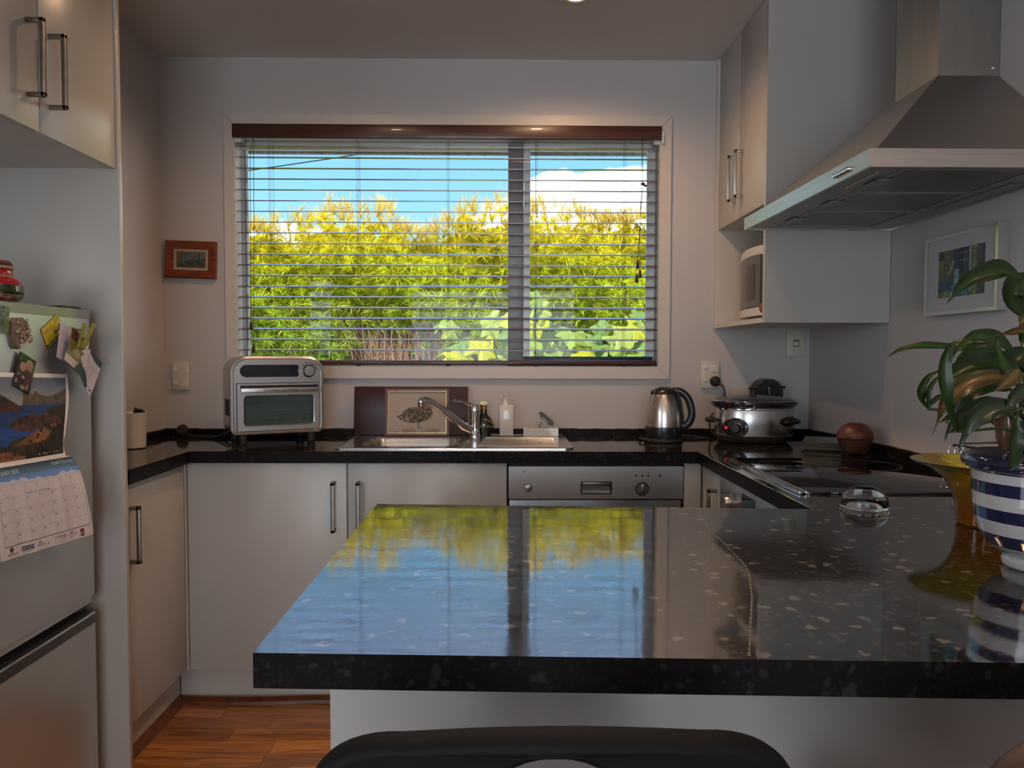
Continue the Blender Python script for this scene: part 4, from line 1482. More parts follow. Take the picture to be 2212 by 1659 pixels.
# jar on the fridge
jr = thing('jar', 'round striped pottery jar with brown lid on the fridge', 'jar', (-1.222, 1.80, 1.348))
jm = attr_mat('glazed_stripes', 0.12, coat=0.6)
prof = [(0.040, 0), (0.052, 0.006), (0.062, 0.016), (0.0665, 0.030), (0.0655, 0.044), (0.060, 0.056), (0.050, 0.066), (0.0445, 0.072), (0.0435, 0.080), (0.047, 0.088), (0.048, 0.091)]
cols = {0: (60, 60, 44), 1: (120, 40, 32), 2: (64, 60, 40), 3: (50, 62, 34), 4: (54, 70, 36), 5: (150, 30, 28), 6: (120, 30, 26), 7: (52, 58, 40), 8: (150, 44, 34), 9: (160, 150, 110)}
nz = 60
zs = np.linspace(0, 0.091, nz + 1)
rs_ = np.interp(zs, [p[1] for p in prof], [p[0] for p in prof])
N_ = 48
co = np.array([[r * math.cos(2 * PI * k / N_), r * math.sin(2 * PI * k / N_), z] for z, r in zip(zs, rs_) for k in range(N_)])
idx = np.arange((nz + 1) * N_).reshape(nz + 1, N_)
fc = np.stack([idx[:-1], np.roll(idx[:-1], -1, 1), np.roll(idx[1:], -1, 1), idx[1:]], -1).reshape(-1, 4)


def stripe(z):
    z = z / 0.091
    for lim, c_ in ((0.05, (56, 56, 44)), (0.08, (150, 142, 112)), (0.16, (140, 44, 38)), (0.185, (150, 142, 112)), (0.22, (60, 58, 44)), (0.235, (170, 160, 130)), (0.46, (46, 60, 30)), (0.475, (170, 160, 130)), (0.50, (40, 50, 40)), (0.70, (158, 28, 30)), (0.715, (160, 150, 120)), (0.74, (50, 60, 44)), (0.755, (160, 150, 120)), (0.94, (150, 40, 34)), (2, (176, 166, 120))):
        if z < lim:
            return c_


fcol = np.array([stripe((zs[i] + zs[i + 1]) / 2) for i in range(nz) for k in range(N_)]) / 255.0
fcol = np.where(fcol <= 0.04045, fcol / 12.92, ((fcol + 0.055) / 1.055) ** 2.4)
tinted_mesh('body', co, fc, fcol, jm, jr)
MB().lathe([(0.041, 0.088), (0.043, 0.098), (0.038, 0.104), (0, 0.106)], (0, 0, 0), 32).build('lid', mat('cork_brown', srgb(84, 50, 38), 0.6, var=0.3, vscale=60), jr, local=True)

# ================================================================ wall fittings
def plate(loc, w, h, name, label, cat):
    x, z = loc
    t = thing(name, label, cat, (x, WY - 0.001, z))
    MB().box(x - w / 2, WY - 0.011, z - h / 2, x + w / 2, WY - 0.0008, z + h / 2, bev=0.002).build('plate', M['cream'], t)
    return t


slotm = M['dark_gap']


def outlet(t, x, z, w=0.028):
    MB().box(x - w / 2, WY - 0.0125, z - w / 2, x + w / 2, WY - 0.0108, z + w / 2, bev=0.0025).build('socket_face', M['white'], t)
    for dx, dz, a in ((-0.006, 0.004, 0.5), (0.006, 0.004, -0.5), (0, -0.007, 0)):
        m4 = Matrix.Translation((x + dx, WY - 0.0128, z + dz)) @ Matrix.Rotation(a, 4, 'Y')
        MB().box(-0.0009, 0, -0.0036, 0.0009, 0.0006, 0.0036, m=m4).build('slot', slotm, t)


def rocker(t, x, z):
    MB().box(x - 0.008, WY - 0.0145, z - 0.007, x + 0.008, WY - 0.0108, z + 0.007, bev=0.002).build('switch', M['white'], t)


t = plate((-1.3015, 1.139), 0.068, 0.112, 'power_outlet', 'double power outlet low on the window wall, left of the steel oven', 'outlet')
for z in (1.166, 1.112):
    outlet(t, -1.286, z)
    rocker(t, -1.321, z)
t = plate((0.8535, 1.148), 0.075, 0.112, 'power_outlet', 'double power outlet between the window and microwave shelf, black plug in it', 'outlet')
outlet(t, 0.870, 1.175)
outlet(t, 0.870, 1.123)
rocker(t, 0.834, 1.178)
rocker(t, 0.834, 1.126)
MB().box(0.826, WY - 0.0118, 1.112, 0.842, WY - 0.0108, 1.115).build('marking', M['white'], t)
t = plate((1.204, 1.277), 0.074, 0.112, 'wall_switch', 'single switch plate under the microwave shelf in the corner', 'switch')
MB().box(1.193, WY - 0.0125, 1.262, 1.217, WY - 0.0108, 1.292, bev=0.002).build('surround', mat('switch_grey', (0.2, 0.19, 0.17), 0.4), t)
MB().box(1.196, WY - 0.0150, 1.266, 1.214, WY - 0.0125, 1.284, bev=0.002).build('rocker', M['cream'], t)

# black plug and its flex, feeding the slow cooker
pl = thing('power_plug', 'black plug with hanging flex in the right power outlet', 'plug', (0.870, WY - 0.013, 1.12))
MB().lathe([(0.0205, 0), (0.021, 0.012), (0.017, 0.020), (0.010, 0.026), (0, 0.027)], n=24, m=Matrix.Translation((0.872, WY - 0.0132, 1.121)) @ RY).build('body', M['blackm'], pl)


def spline(pts, n=8):
    P = [Vector(p) for p in pts]
    P = [P[0] * 2 - P[1]] + P + [P[-1] * 2 - P[-2]]
    out = []
    for i in range(1, len(P) - 2):
        for k in range(n):
            t_ = k / n
            a, b, c_, d_ = P[i - 1], P[i], P[i + 1], P[i + 2]
            out.append(0.5 * ((2 * b) + (c_ - a) * t_ + (2 * a - 5 * b + 4 * c_ - d_) * t_ * t_ + (3 * b - a - 3 * c_ + d_) * t_ ** 3))
    out.append(P[-2])
    return out


MB().tube(spline([(0.878, 3.0, 1.118), (0.898, 2.985, 1.100), (0.902, 2.98, 1.06), (0.885, 2.98, 1.02), (0.845, 2.97, 0.98), (0.838, 2.96, 0.94), (0.850, 2.94, 0.912), (0.875, 2.92, 0.906)]), 0.0036, 8).build('flex', M['blackm'], pl)

# small forest picture
fp = thing('framed_picture', 'small wood-framed forest picture hanging left of the window', 'picture', (-1.253, WY - 0.001, 1.608))
tilt = Matrix.Translation((-1.253, WY - 0.0008, 1.608)) @ Matrix.Rotation(0.032, 4, 'Y')
W2, H2 = 0.102, 0.0745
fw = 0.033
mb = MB()
ofs = [(0.0, 0.0), (0.0, 0.016), (0.006, 0.021), (0.016, 0.017), (0.026, 0.012), (0.033, 0.0115), (0.034, 0.006)]
cor = []
for o_, h_ in ofs:
    cor.append([tilt @ Vector((sx * (W2 - o_), -h_, sz * (H2 - o_))) for sx, sz in ((-1, -1), (1, -1), (1, 1), (-1, 1))])
for a, b in zip(cor[:-1], cor[1:]):
    for i in range(4):
        j = (i + 1) % 4
        mb.quad(a[i], a[j], b[j], b[i])
mb.build('frame', M['frame_wood'], fp)
mb = MB().prism(rect(-0.070, -0.043, 0.070, 0.043), -0.009, -0.007, [rect(-0.0605, -0.034, 0.0605, 0.034)], axis='Y', m=tilt)
mb.build('mount', mat('mount_cream', srgb(176, 172, 150), 0.7), fp)
mb = MB().prism(rect(-0.062, -0.036, 0.062, 0.036), -0.0075, -0.006, [rect(-0.055, -0.029, 0.055, 0.029)], axis='Y', m=tilt)
mb.build('inner_mount', mat('mount_rose', srgb(140, 92, 76), 0.7), fp)
cv = Canvas(76, 42, (70, 84, 84))
al = cv.x > -1
cv.shade(al, cv.fnoise(12, 8, 70), 0.5)
gd = cv.y > 0.72 - 0.38 * cv.x + 0.05 * np.sin(cv.x * 9)
tk = np.sin(cv.x * 95 + 2 * np.sin(cv.x * 17)) > 0.25
cv.put(~gd & tk, (44, 48, 44)).put(~gd & (np.sin(cv.x * 61 + 1) > 0.86), (150, 150, 140)).put(~gd & (cv.x < 0.13), (92, 98, 58))
cv.put(gd, (46, 56, 52)).shade(gd, cv.fnoise(30, 20, 71, 2), 0.9)
sp = gd & (cv.fnoise(40, 26, 72, 1) > 0.86)
cv.put(sp, (140, 146, 140))
cv.mesh('painting', lambda u, v: tuple(tilt @ Vector((-0.056 + 0.112 * u, -0.0055, 0.030 - 0.060 * v))), M['print_gloss'], fp)

# silver-framed painting on the right wall
rp = thing('framed_picture', 'silver-framed green and blue abstract painting on the right wall', 'picture', (1.300, 2.06, 1.46))
y0, y1, z0, z1 = 1.895, 2.222, 1.347, 1.573
xf = 1.272
MB().prism(rect(y0, z0, y1, z1), xf, 1.3012, [rect(y0 + 0.009, z0 + 0.009, y1 - 0.009, z1 - 0.009)], axis='X').build('frame', mat('silver_frame', (0.74, 0.73, 0.70), 0.16, 1.0), rp)
MB().prism(rect(y0 + 0.009, z0 + 0.009, y1 - 0.009, z1 - 0.009), xf + 0.006, xf + 0.008, [rect(1.952, 1.395, 2.165, 1.529)], axis='X').build('mount', mat('mount_grey', (0.56, 0.56, 0.56), 0.7), rp)
cv = Canvas(106, 68, (96, 100, 84))
X, Yc = cv.x, cv.y
al = X > -1
n = cv.fnoise(7, 5, 80)
nf = cv.fnoise(26, 18, 81, 3)
cv.put(X < 0.30, (112, 118, 70)).put((X < 0.12) & (Yc < 0.2), (50, 56, 44)).put((X > 0.12) & (X < 0.36) & (nf > 0.5) & (Yc < 0.7), (60, 66, 52))
for k in range(9):
    cv.poly([(0.18 + 0.02 * k, 0.60 - 0.055 * k), (0.40, 0.28 - 0.03 * k), (0.40, 0.30 - 0.03 * k), (0.18 + 0.02 * k, 0.625 - 0.055 * k)], (150, 156, 120))
cv.put((X > 0.34) & (X < 0.46), (44, 76, 84)).put((X > 0.36) & (X < 0.45) & (Yc > 0.42), (140, 166, 176))
cv.put((X > 0.46) & (X < 0.64) & (Yc < 0.66), (34, 38, 46))
for k in range(4):
    cv.rect(0.47 + 0.045 * k, 0.08, 0.474 + 0.045 * k, 0.66, (130, 140, 140))
    cv.rect(0.46, 0.12 + 0.15 * k, 0.64, 0.132 + 0.15 * k, (120, 130, 130))
cv.put((X > 0.02) & (X < 0.34) & (Yc > 0.62) & (Yc < 0.84), (40, 82, 94)).put((X > 0.30) & (X < 0.64) & (Yc > 0.70), (60, 128, 142)).put((X > 0.14) & (X < 0.34) & (Yc > 0.86), (150, 156, 120))
cv.rect(0.66, 0.0, 0.71, 0.9, (160, 168, 160)).rect(0.72, 0.0, 0.80, 1.0, (128, 136, 84)).rect(0.70, 0.0, 0.72, 1.0, (60, 66, 54))
for k in range(7):
    cv.rect(0.72, 0.09 + 0.13 * k, 0.80, 0.10 + 0.13 * k, (70, 76, 58))
cv.put(X > 0.81, (96, 96, 98)).put((X > 0.81) & (nf > 0.56), (52, 54, 56))
cv.shade(al, nf, 0.35)
# u=0 at the far (left in view) side
cv.mesh('painting', lambda u, v: (xf + 0.009, 2.170 - 0.222 * u, 1.533 - 0.142 * v), M['print_matte'], rp)
MB().quad((xf + 0.004, y0 + 0.009, z0 + 0.009), (xf + 0.004, y1 - 0.009, z0 + 0.009), (xf + 0.004, y1 - 0.009, z1 - 0.009), (xf + 0.004, y0 + 0.009, z1 - 0.009)).build('glazing', M['pane'], rp)

# ================================================================ downlights
bulb = emit_mat('lamp_glow', (1.0, 0.48, 0.18, 1), 9.0)
for i, (x, y) in enumerate(DOWNLIGHTS):
    where = ['nearest the window', 'above the left of the galley', 'over the peninsula', 'beside the fridge cabinet', 'at the right of the breakfast side', 'over the living side'][i]
    t = thing('downlight', 'small round recessed downlight ' + where, 'downlight', (x, y, CE), group='ceiling downlights')
    MB().lathe([(0.034, -0.0012), (0.040, -0.004), (0.046, -0.003), (0.047, -0.0002), (0.034, -0.0002)], (x, y, CE), 28, cap=False).build('trim_ring', M['white'], t)
    MB().lathe([(0, -0.002), (0.026, -0.002), (0.033, -0.0006), (0.033, -0.0003), (0, -0.0003)], (x, y, CE), 24).build('lamp', bulb, t)
    d = bpy.data.lights.new('downlight_beam', 'SPOT')
    d.energy = DOWN_POWER * (2.0 if i == 0 else (1.2 if i == 1 else (0.3 if i == 3 else 1.0)))
    d.color = (1.0, 0.60, 0.33)
    d.spot_size = math.radians(160)
    d.spot_blend = 0.8
    d.shadow_soft_size = 0.03
    lo = bpy.data.objects.new('beam', d)
    lo.location = (0, 0, -0.012)
    lo.parent = t
    COL.objects.link(lo)

# ================================================================ things on the worktop
# ---- sink
sk = thing('sink', 'inset stainless sink with bowl and ribbed drainer under the window', 'sink', (-0.17, 2.78, WT))
bowl_hole = rect(-0.505, 2.622, -0.155, 2.895, 0.055, 6)
MB().prism(rect(-0.580, 2.552, 0.252, 2.992, 0.03, 5), WT + 0.0004, WT + 0.0035, [bowl_hole]).build('deck', M['sink'], sk, smooth=0)
rimp = [(p[0], p[1], WT + 0.0035) for p in rect(-0.577, 2.555, 0.249, 2.989, 0.03, 6)]
MB().tube(rimp, 0.0028, 8, closed=True).build('rolled_rim', M['sink'], sk)
mb = MB()
levels = [(0.0, 0.0035), (0.003, -0.002), (0.012, -0.05), (0.02, -0.11), (0.05, -0.150), (0.10, -0.156)]
prev = None
for ins, z in levels:
    loop = [(p[0], p[1], WT + z) for p in rect(-0.505 + ins, 2.622 + ins, -0.155 - ins, 2.895 - ins, max(0.055 - ins * 0.3, 0.02), 6)]
    cur = [mb.bm.verts.new(p) for p in loop]
    if prev:
        for i in range(len(cur)):
            j = (i + 1) % len(cur)
            mb.bm.faces.new((prev[i], prev[j], cur[j], cur[i]))
    prev = cur
mb.bm.faces.new(prev)
mb.build('bowl', M['sink'], sk)
MB().lathe([(0.028, 0), (0.028, 0.002), (0.02, 0.0005), (0, 0.0)], (-0.33, 2.76, WT - 0.1555), 24).build('waste', M['chrome'], sk)
for i in range(13):
    y = 2.625 + i * 0.0215
    MB().tube([(-0.085 + 0.002 * i, y, WT + 0.0042), (0.20, y, WT + 0.0034)], 0.004, 8, radii=[0.0045, 0.0036]).build('drainer_rib', M['sink'], sk)

# ---- tap
tp = thing('mixer_tap', 'chrome mixer tap with long curved spout behind the sink', 'tap', (-0.106, 2.945, WT + 0.004))
bx, by = -0.106, 2.945
MB().lathe([(0.026, 0), (0.026, 0.004), (0.0215, 0.010), (0.0205, 0.030), (0.0215, 0.031), (0.0215, 0.034), (0.0205, 0.035), (0.0205, 0.085), (0.0225, 0.090), (0.0225, 0.093)], (bx, by, WT + 0.004), 32).build('body', M['chrome'], tp)
MB().lathe([(0.0215, 0.0935), (0.0225, 0.098), (0.021, 0.118), (0.0165, 0.126), (0, 0.128)], (bx, by, WT + 0.004), 32).build('cap', M['chrome'], tp)
MB().tube([(-0.122, 2.925, 0.930), (-0.150, 2.905, 0.945), (-0.195, 2.875, 0.985), (-0.235, 2.85, 1.022), (-0.268, 2.83, 1.047), (-0.292, 2.815, 1.056), (-0.307, 2.805, 1.052)], 0.013, 16, radii=[0.014, 0.0145, 0.0135, 0.012, 0.011, 0.0105, 0.010], flat=1.25).build('spout', M['chrome'], tp)
MB().lathe([(0.011, 0), (0.0125, 0.003), (0.0125, 0.012), (0.0135, 0.014), (0.0135, 0.026), (0.010, 0.031), (0, 0.0315)], (-0.305, 2.806, 1.029), 24).build('aerator', M['chrome'], tp)
MB().tube([(-0.112, 2.945, 1.022), (-0.128, 2.935, 1.032), (-0.155, 2.915, 1.043), (-0.186, 2.895, 1.050)], 0.004, 10, radii=[0.006, 0.0042, 0.0038, 0.0048], flat=1.4).build('lever', M['chrome'], tp)
MB().tube([(-0.148, 2.93, 0.950), (-0.134, 2.935, 0.958)], 0.005, 8).build('spout_collar', M['chrome'], tp)

# ---- dark tray leaning on the wall
bd = MB()
lean = Matrix.Translation((0, 2.968, WT + 0.001)) @ Matrix.Rotation(-0.10, 4, 'X')
bd.box(-0.593, 0, 0.004, -0.136, 0.010, 0.199, m=lean, bev=0.001)
bo = bd.build('wooden_board', M['mahogany'])
tag(bo, 'dark mahogany board leaning on the wall behind the duck print', 'board')
# ---- duck print
dk = thing('framed_print', 'wood-framed duck print leaning on the mahogany board behind the sink', 'picture', (-0.336, 2.95, WT))
lean = Matrix.Translation((-0.337, 2.943, WT + 0.004)) @ Matrix.Rotation(-0.11, 4, 'X')
MB().prism(rect(-0.1265, 0.001, 0.1265, 0.190), 0, 0.012, [rect(-0.1165, 0.011, 0.1165, 0.180)], axis='Y', m=lean).build('frame', M['frame_wood'], dk)
MB().prism(rect(-0.117, 0.0105, 0.117, 0.1805), 0.002, 0.010, [rect(-0.1148, 0.0127, 0.1148, 0.1783)], axis='Y', m=lean).build('gilt_slip', M['gold'], dk)
cv = Canvas(150, 108, (172, 158, 146))
X, Yc = cv.x, cv.y
n = cv.fnoise(34, 26, 90, 3)
n2 = cv.fnoise(9, 7, 91, 2)
body = cv.mask_poly([(0.14, 0.60), (0.20, 0.58), (0.27, 0.47), (0.36, 0.40), (0.47, 0.375), (0.55, 0.38), (0.60, 0.33), (0.70, 0.34), (0.755, 0.42), (0.77, 0.52), (0.74, 0.63), (0.66, 0.71), (0.55, 0.755), (0.42, 0.765), (0.30, 0.74), (0.20, 0.68)])
cv.put(body, (96, 84, 62)).shade(body, n, 0.85)
cv.put(body & (np.sin(X * 120 - Yc * 90) > 0.55), (58, 50, 36)).put(body & (X > 0.52) & (n > 0.56), (134, 118, 70)).put(body & (X > 0.52) & (n < 0.4), (44, 38, 26))
tail = cv.mask_poly([(0.14, 0.60), (0.30, 0.60), (0.44, 0.66), (0.36, 0.735), (0.24, 0.70)])
cv.put(tail & (n > 0.5), (150, 136, 122))
head = ((X - 0.625) / 0.078) ** 2 + ((Yc - 0.315) / 0.105) ** 2 < 1
cv.put(head, (52, 52, 46)).shade(head, n, 0.5)
cv.put((((X - 0.66) / 0.06) ** 2 + ((Yc - 0.355) / 0.06) ** 2 < 1), (118, 104, 88))
cv.poly([(0.72, 0.27), (0.80, 0.37), (0.79, 0.41), (0.70, 0.33)], (150, 136, 118)).poly([(0.70, 0.34), (0.77, 0.41), (0.73, 0.40)], (70, 60, 48))
cv.rect(0.515, 0.75, 0.525, 0.84, (64, 56, 48)).rect(0.508, 0.765, 0.535, 0.80, (40, 38, 38))
for a in ((0.50, 0.905), (0.55, 0.915), (0.60, 0.93), (0.58, 0.89)):
    cv.poly([(0.515, 0.84), (0.525, 0.84), (a[0] + 0.008, a[1]), (a[0], a[1])], (90, 80, 66))
cv.text('Mallie', 0.36, 0.905, 0.055, (90, 78, 66), ang=0.05).text('LJ Jardin', 0.67, 0.905, 0.052, (90, 78, 66), ang=0.05)
cv.put((Yc > 0.93 + 0.03 * np.sin(X * 14)) & (n2 > 0.4), (150, 128, 108))
cv.mesh('print', lambda u, v: tuple(lean @ Vector((-0.1145 + 0.229 * u, 0.006, 0.178 - 0.165 * v))), M['print_matte'], dk)

# ---- black decanter bottle behind the tap
bt = thing('bottle', 'round black bottle with gold band and crown stopper behind the tap', 'bottle', (-0.075, 3.0, WT))
q = (-0.072, 2.982, WT + 0.0005)
MB().lathe([(0.020, 0), (0.030, 0.004), (0.037, 0.022), (0.040, 0.040), (0.036, 0.058), (0.026, 0.074), (0.016, 0.086), (0.013, 0.092), (0.013, 0.104)], q, 32, sy=0.6).build('body', mat('bottle_black', (0.008, 0.008, 0.008), 0.06, coat=0.6), bt)
MB().tube([(q[0] + 0.0405 * math.cos(a), q[1] - 0.0245 * abs(math.sin(a)) * 1.0, q[2] + 0.038 + 0.030 * math.sin(a)) for a in [PI * 0.02 * k for k in range(0, 26)]], 0.0022, 6, flat=1.5).build('gold_band', M['gold'], bt)
MB().lathe([(0.0145, 0.104), (0.015, 0.108), (0.013, 0.110), (0.0145, 0.114), (0.013, 0.118), (0.0145, 0.122), (0.013, 0.126)], q, 20).build('neck_ring', M['gold'], bt)
for k in range(5):
    a = 2 * PI * k / 5
    MB().tube([(q[0] + 0.006 * math.cos(a) + 0.0045 * math.cos(b) * abs(math.sin(a + 0.6)) + 0.0045 * math.cos(b), q[1] + 0.006 * math.sin(a), q[2] + 0.133 + 0.0065 * math.sin(b)) for b in [2 * PI * s / 12 for s in range(12)]], 0.0009, 5, closed=True).build('crown_loop', M['gold'], bt)
lettering('lettering', 'COUROU', 0.012, frame_m4((q[0] + 0.012, q[1] - 0.0255, q[2] + 0.036), (1, 0.15, 0), (0, 0, 1)), M['gold'], bt)

# ---- soap dispenser
sp_ = thing('soap_dispenser', 'square white pump soap bottle behind the draining board', 'dispenser', (0.02, 2.96, WT + 0.004))
q = (0.0195, 2.955)
MB().box(q[0] - 0.0275, q[1] - 0.022, WT + 0.0045, q[0] + 0.0275, q[1] + 0.022, WT + 0.128, bev=0.004).build('bottle', M['ceramic'], sp_)
MB().lathe([(0.0125, 0.1275), (0.0125, 0.131), (0.011, 0.133), (0.0105, 0.150), (0.0115, 0.1505), (0.0115, 0.154), (0.004, 0.156), (0.004, 0.166)], (q[0] - 0.004, q[1], WT), 20).build('collar', M['white'], sp_)
MB().lathe([(0.009, 0.166), (0.009, 0.172), (0, 0.173)], (q[0] - 0.004, q[1], WT), 16).tube([(q[0] - 0.004, q[1], WT + 0.169), (q[0] - 0.018, q[1] - 0.026, WT + 0.166), (q[0] - 0.019, q[1] - 0.028, WT + 0.160)], 0.0032, 8).build('pump', M['white'], sp_)
cu = MB().tube([(q[0] + 0.006, q[1] - 0.0224, WT + 0.104), (q[0] + 0.010, q[1] - 0.0224, WT + 0.098), (q[0] + 0.004, q[1] - 0.0224, WT + 0.094), (q[0] + 0.001, q[1] - 0.0224, WT + 0.086)], 0.0005, 5)
cu.build('flourish', M['fridge_trim'], sp_)

# ---- perforated sponge tray with brush and sponge
tr = thing('sponge_tray', 'white perforated tray holding a brush and sponge on the drainer', 'tray', (0.155, 2.95, WT + 0.004))
x0, x1, y0, y1 = 0.087, 0.226, 2.935, 2.985
z0 = WT + 0.0045
holes = []
for r_ in range(2):
    for k in range(10):
        cx_, cz_ = x0 + 0.012 + k * 0.0128, z0 + 0.011 + r_ * 0.0085
        holes.append(rect(cx_ - 0.0040, cz_ - 0.0012, cx_ + 0.0040, cz_ + 0.0012))
MB().prism(rect(x0, z0, x1, z0 + 0.032, 0.001, 1), y0, y0 + 0.002, holes, axis='Y').build('front_wall', M['ceramic'], tr, smooth=0)
mb = MB().box(x0, y1 - 0.002, z0, x1, y1, z0 + 0.032).box(x0, y0 + 0.002, z0, x0 + 0.002, y1 - 0.002, z0 + 0.032).box(x1 - 0.002, y0 + 0.002, z0, x1, y1 - 0.002, z0 + 0.032).box(x0 + 0.002, y0 + 0.002, z0, x1 - 0.002, y1 - 0.002, z0 + 0.003)
mb.build('side_walls', M['ceramic'], tr)
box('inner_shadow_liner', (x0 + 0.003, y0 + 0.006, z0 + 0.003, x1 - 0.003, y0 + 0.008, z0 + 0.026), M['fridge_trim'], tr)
br = thing('scrubbing_brush', 'dark wedge-shaped dish brush propped up in the white tray', 'brush', (0.17, 2.96, WT + 0.04))
m4 = Matrix.Translation((0.178, 2.96, WT + 0.068)) @ Matrix.Rotation(0.78, 4, 'Y')
MB().prism([(-0.042, 0.000), (-0.030, 0.012), (0.030, 0.015), (0.036, 0.002), (0.02, -0.008), (-0.02, -0.009)], -0.017, 0.017, axis='Y', m=m4).build('head', mat('brush_grey', (0.03, 0.032, 0.034), 0.35), br)
MB().tube([(0.160, 2.955, WT + 0.058), (0.148, 2.95, WT + 0.040)], 0.003, 6).build('prop', M['steel_dark'], br)
lettering('lettering', 'MAX', 0.014, frame_m4((0.170, 2.942, WT + 0.064), (0.72, 0, -0.69), (0.69, 0, 0.72)), M['white'], br)
so_ = MB().box(0.108, 2.948, WT + 0.010, 0.152, 2.978, WT + 0.044, bev=0.005).build('sponge', mat('sponge_white', srgb(176, 168, 150), 0.9, bump=0.6, bscale=200))
tag(so_, 'pale sponge standing in the white perforated tray', 'sponge')

# ---- air fryer oven
af = thing('countertop_oven', 'stainless air fryer oven with glass door on the left of the worktop', 'oven', (-0.964, 2.640, WT + 0.001), rotz=math.radians(27.5))
W_, D_, Hb, Ht = 0.334, 0.245, 0.036, 0.322


def arch(x0, z0, x1, z1, rt_, rb_, n=8):
    out = []
    for cx, cz, a0, r_ in ((x1 - rb_, z0 + rb_, -PI / 2, rb_), (x1 - rt_, z1 - rt_, 0, rt_), (x0 + rt_, z1 - rt_, PI / 2, rt_), (x0 + rb_, z0 + rb_, PI, rb_)):
        for i in range(n + 1):
            a = a0 + PI / 2 * i / n
            out.append((cx + r_ * math.cos(a), cz + r_ * math.sin(a)))
    return out


MB().prism(arch(0.006, Hb + 0.004, W_ - 0.006, Ht - 0.004, 0.058, 0.02), 0.02, D_, axis='Y').build('case', M['steel'], af, local=True)
# front bezel: stepped, rounded
mb = MB()
A0 = arch(0, Hb, W_, Ht, 0.062, 0.024)
A1 = arch(0.002, Hb + 0.002, W_ - 0.002, Ht - 0.002, 0.060, 0.023)
A2 = arch(0.010, Hb + 0.010, W_ - 0.010, Ht - 0.010, 0.052, 0.018)
A3 = arch(0.013, Hb + 0.013, W_ - 0.013, Ht - 0.013, 0.049, 0.016)
lay = [(A0, 0.022), (A0, 0.008), (A1, 0.004), (A2, 0.0), (A3, 0.002)]
prev = None
for lp, yy in lay:
    cur = [mb.bm.verts.new((p[0], yy, p[1])) for p in lp]
    if prev:
        for i in range(len(cur)):
            j = (i + 1) % len(cur)
            mb.bm.faces.new((prev[i], prev[j], cur[j], cur[i]))
    prev = cur
mb.build('bezel', M['steel'], af, local=True)
zt_ = Ht
H_ = Ht - Hb


def FZ(f):
    return zt_ - f * H_


dx0, dx1, dz0, dz1 = 0.0625 * W_, 0.945 * W_, FZ(0.955), FZ(0.345)
plate_o = MB().prism(A3, 0.002, 0.006, [rect(dx0, dz0, dx1, dz1)], axis='Y').build('fascia', M['steel_h'], af, local=True)
lp = []
sx0, sx1, sz0, sz1 = 0.10 * W_, 0.722 * W_, FZ(0.270), FZ(0.115)
r_ = (sz1 - sz0) / 2
lp = [(sx0 + r_ - r_ * math.sin(PI * t / 16), (sz0 + sz1) / 2 - r_ * math.cos(PI * t / 16)) for t in range(17)]
lp = lp[::-1]
lp = [(sx0 + r_ - r_ * math.sin(PI * t / 16), (sz0 + sz1) / 2 + r_ * math.cos(PI * t / 16)) for t in range(17)]
lp += [(sx1 - 0.006, sz0), (sx1, sz0 + 0.005), (sx1 - 0.003, (sz0 + sz1) / 2), (sx1, sz1 - 0.005), (sx1 - 0.006, sz1)]
MB().prism(lp, 0.0005, 0.003, axis='Y').build('display', mat('display_black', (0.006, 0.008, 0.014), 0.08), af, local=True)
kx, kz = 0.829 * W_, FZ(0.195)
kmt = Matrix.Translation((kx, 0.002, kz)) @ RY
MB().lathe([(0.0235, 0), (0.0240, 0.006), (0.0225, 0.010), (0.0185, 0.011)], n=36, m=kmt).build('knob_skirt', M['black'], af, local=True)
MB().lathe([(0.0195, 0.0105), (0.0195, 0.016), (0.018, 0.0185), (0, 0.0188)], n=36, m=kmt).build('knob', mat('knob_steel', (0.55, 0.55, 0.55), 0.22, 1.0), af, local=True)
mb = MB().tube([(kx + 0.031 * math.cos(a), 0.001, kz + 0.031 * math.sin(a)) for a in [0.15 + 0.12 * k for k in range(24)]], 0.0008, 5, radii=[0.0015 - 0.00004 * k for k in range(24)])
mb.build('dial_mark', M['black'], af, local=True)
wx0, wx1, wz0, wz1 = 0.137 * W_, 0.885 * W_, FZ(0.885), FZ(0.505)
g_ = 0.0022
dro = MB().prism(rect(dx0 + g_, dz0 + g_, dx1 - g_, dz1 - g_, 0.003, 3), -0.002, 0.010, [rect(wx0, wz0, wx1, wz1, 0.012, 4)], axis='Y').build('door', M['steel_h'], af, local=True)
mb = MB().tube([(p[0], -0.002, p[1]) for p in rect(wx0, wz0, wx1, wz1, 0.012, 4)], 0.0018, 6, closed=True)
mb.build('window_trim', M['chrome'], dro, local=True)
MB().quad((wx0 - 0.002, 0.003, wz0 - 0.002), (wx1 + 0.002, 0.003, wz0 - 0.002), (wx1 + 0.002, 0.003, wz1 + 0.002), (wx0 - 0.002, 0.003, wz1 + 0.002)).build('window', pane_mat('oven_pane', (0.80, 0.88, 0.85, 1)), dro, local=True)
box('cavity', (0.02, 0.012, Hb + 0.014, W_ - 0.02, D_ - 0.01, FZ(0.34)), mat('cavity_grey', (0.085, 0.11, 0.10), 0.6), af, local=True)
# rods and shelf seen through the window
for f_, xa, xb, rr in ((0.585, 0.15, 0.875, 0.0008), (0.695, 0.145, 0.875, 0.0013), (0.80, 0.21, 0.80, 0.0012)):
    MB().tube([(xa * W_, 0.008, FZ(f_)), (xb * W_, 0.008, FZ(f_))], rr, 6).build('shelf_wire', M['chrome'], af, local=True)
for k in range(26):
    x = (0.26 + 0.53 * k / 25) * W_
    MB().tube([(x, 0.009, FZ(0.815)), (x - 0.004, 0.009, FZ(0.86))], 0.0005, 4).build('basket_wire', M['steel'], af, local=True)
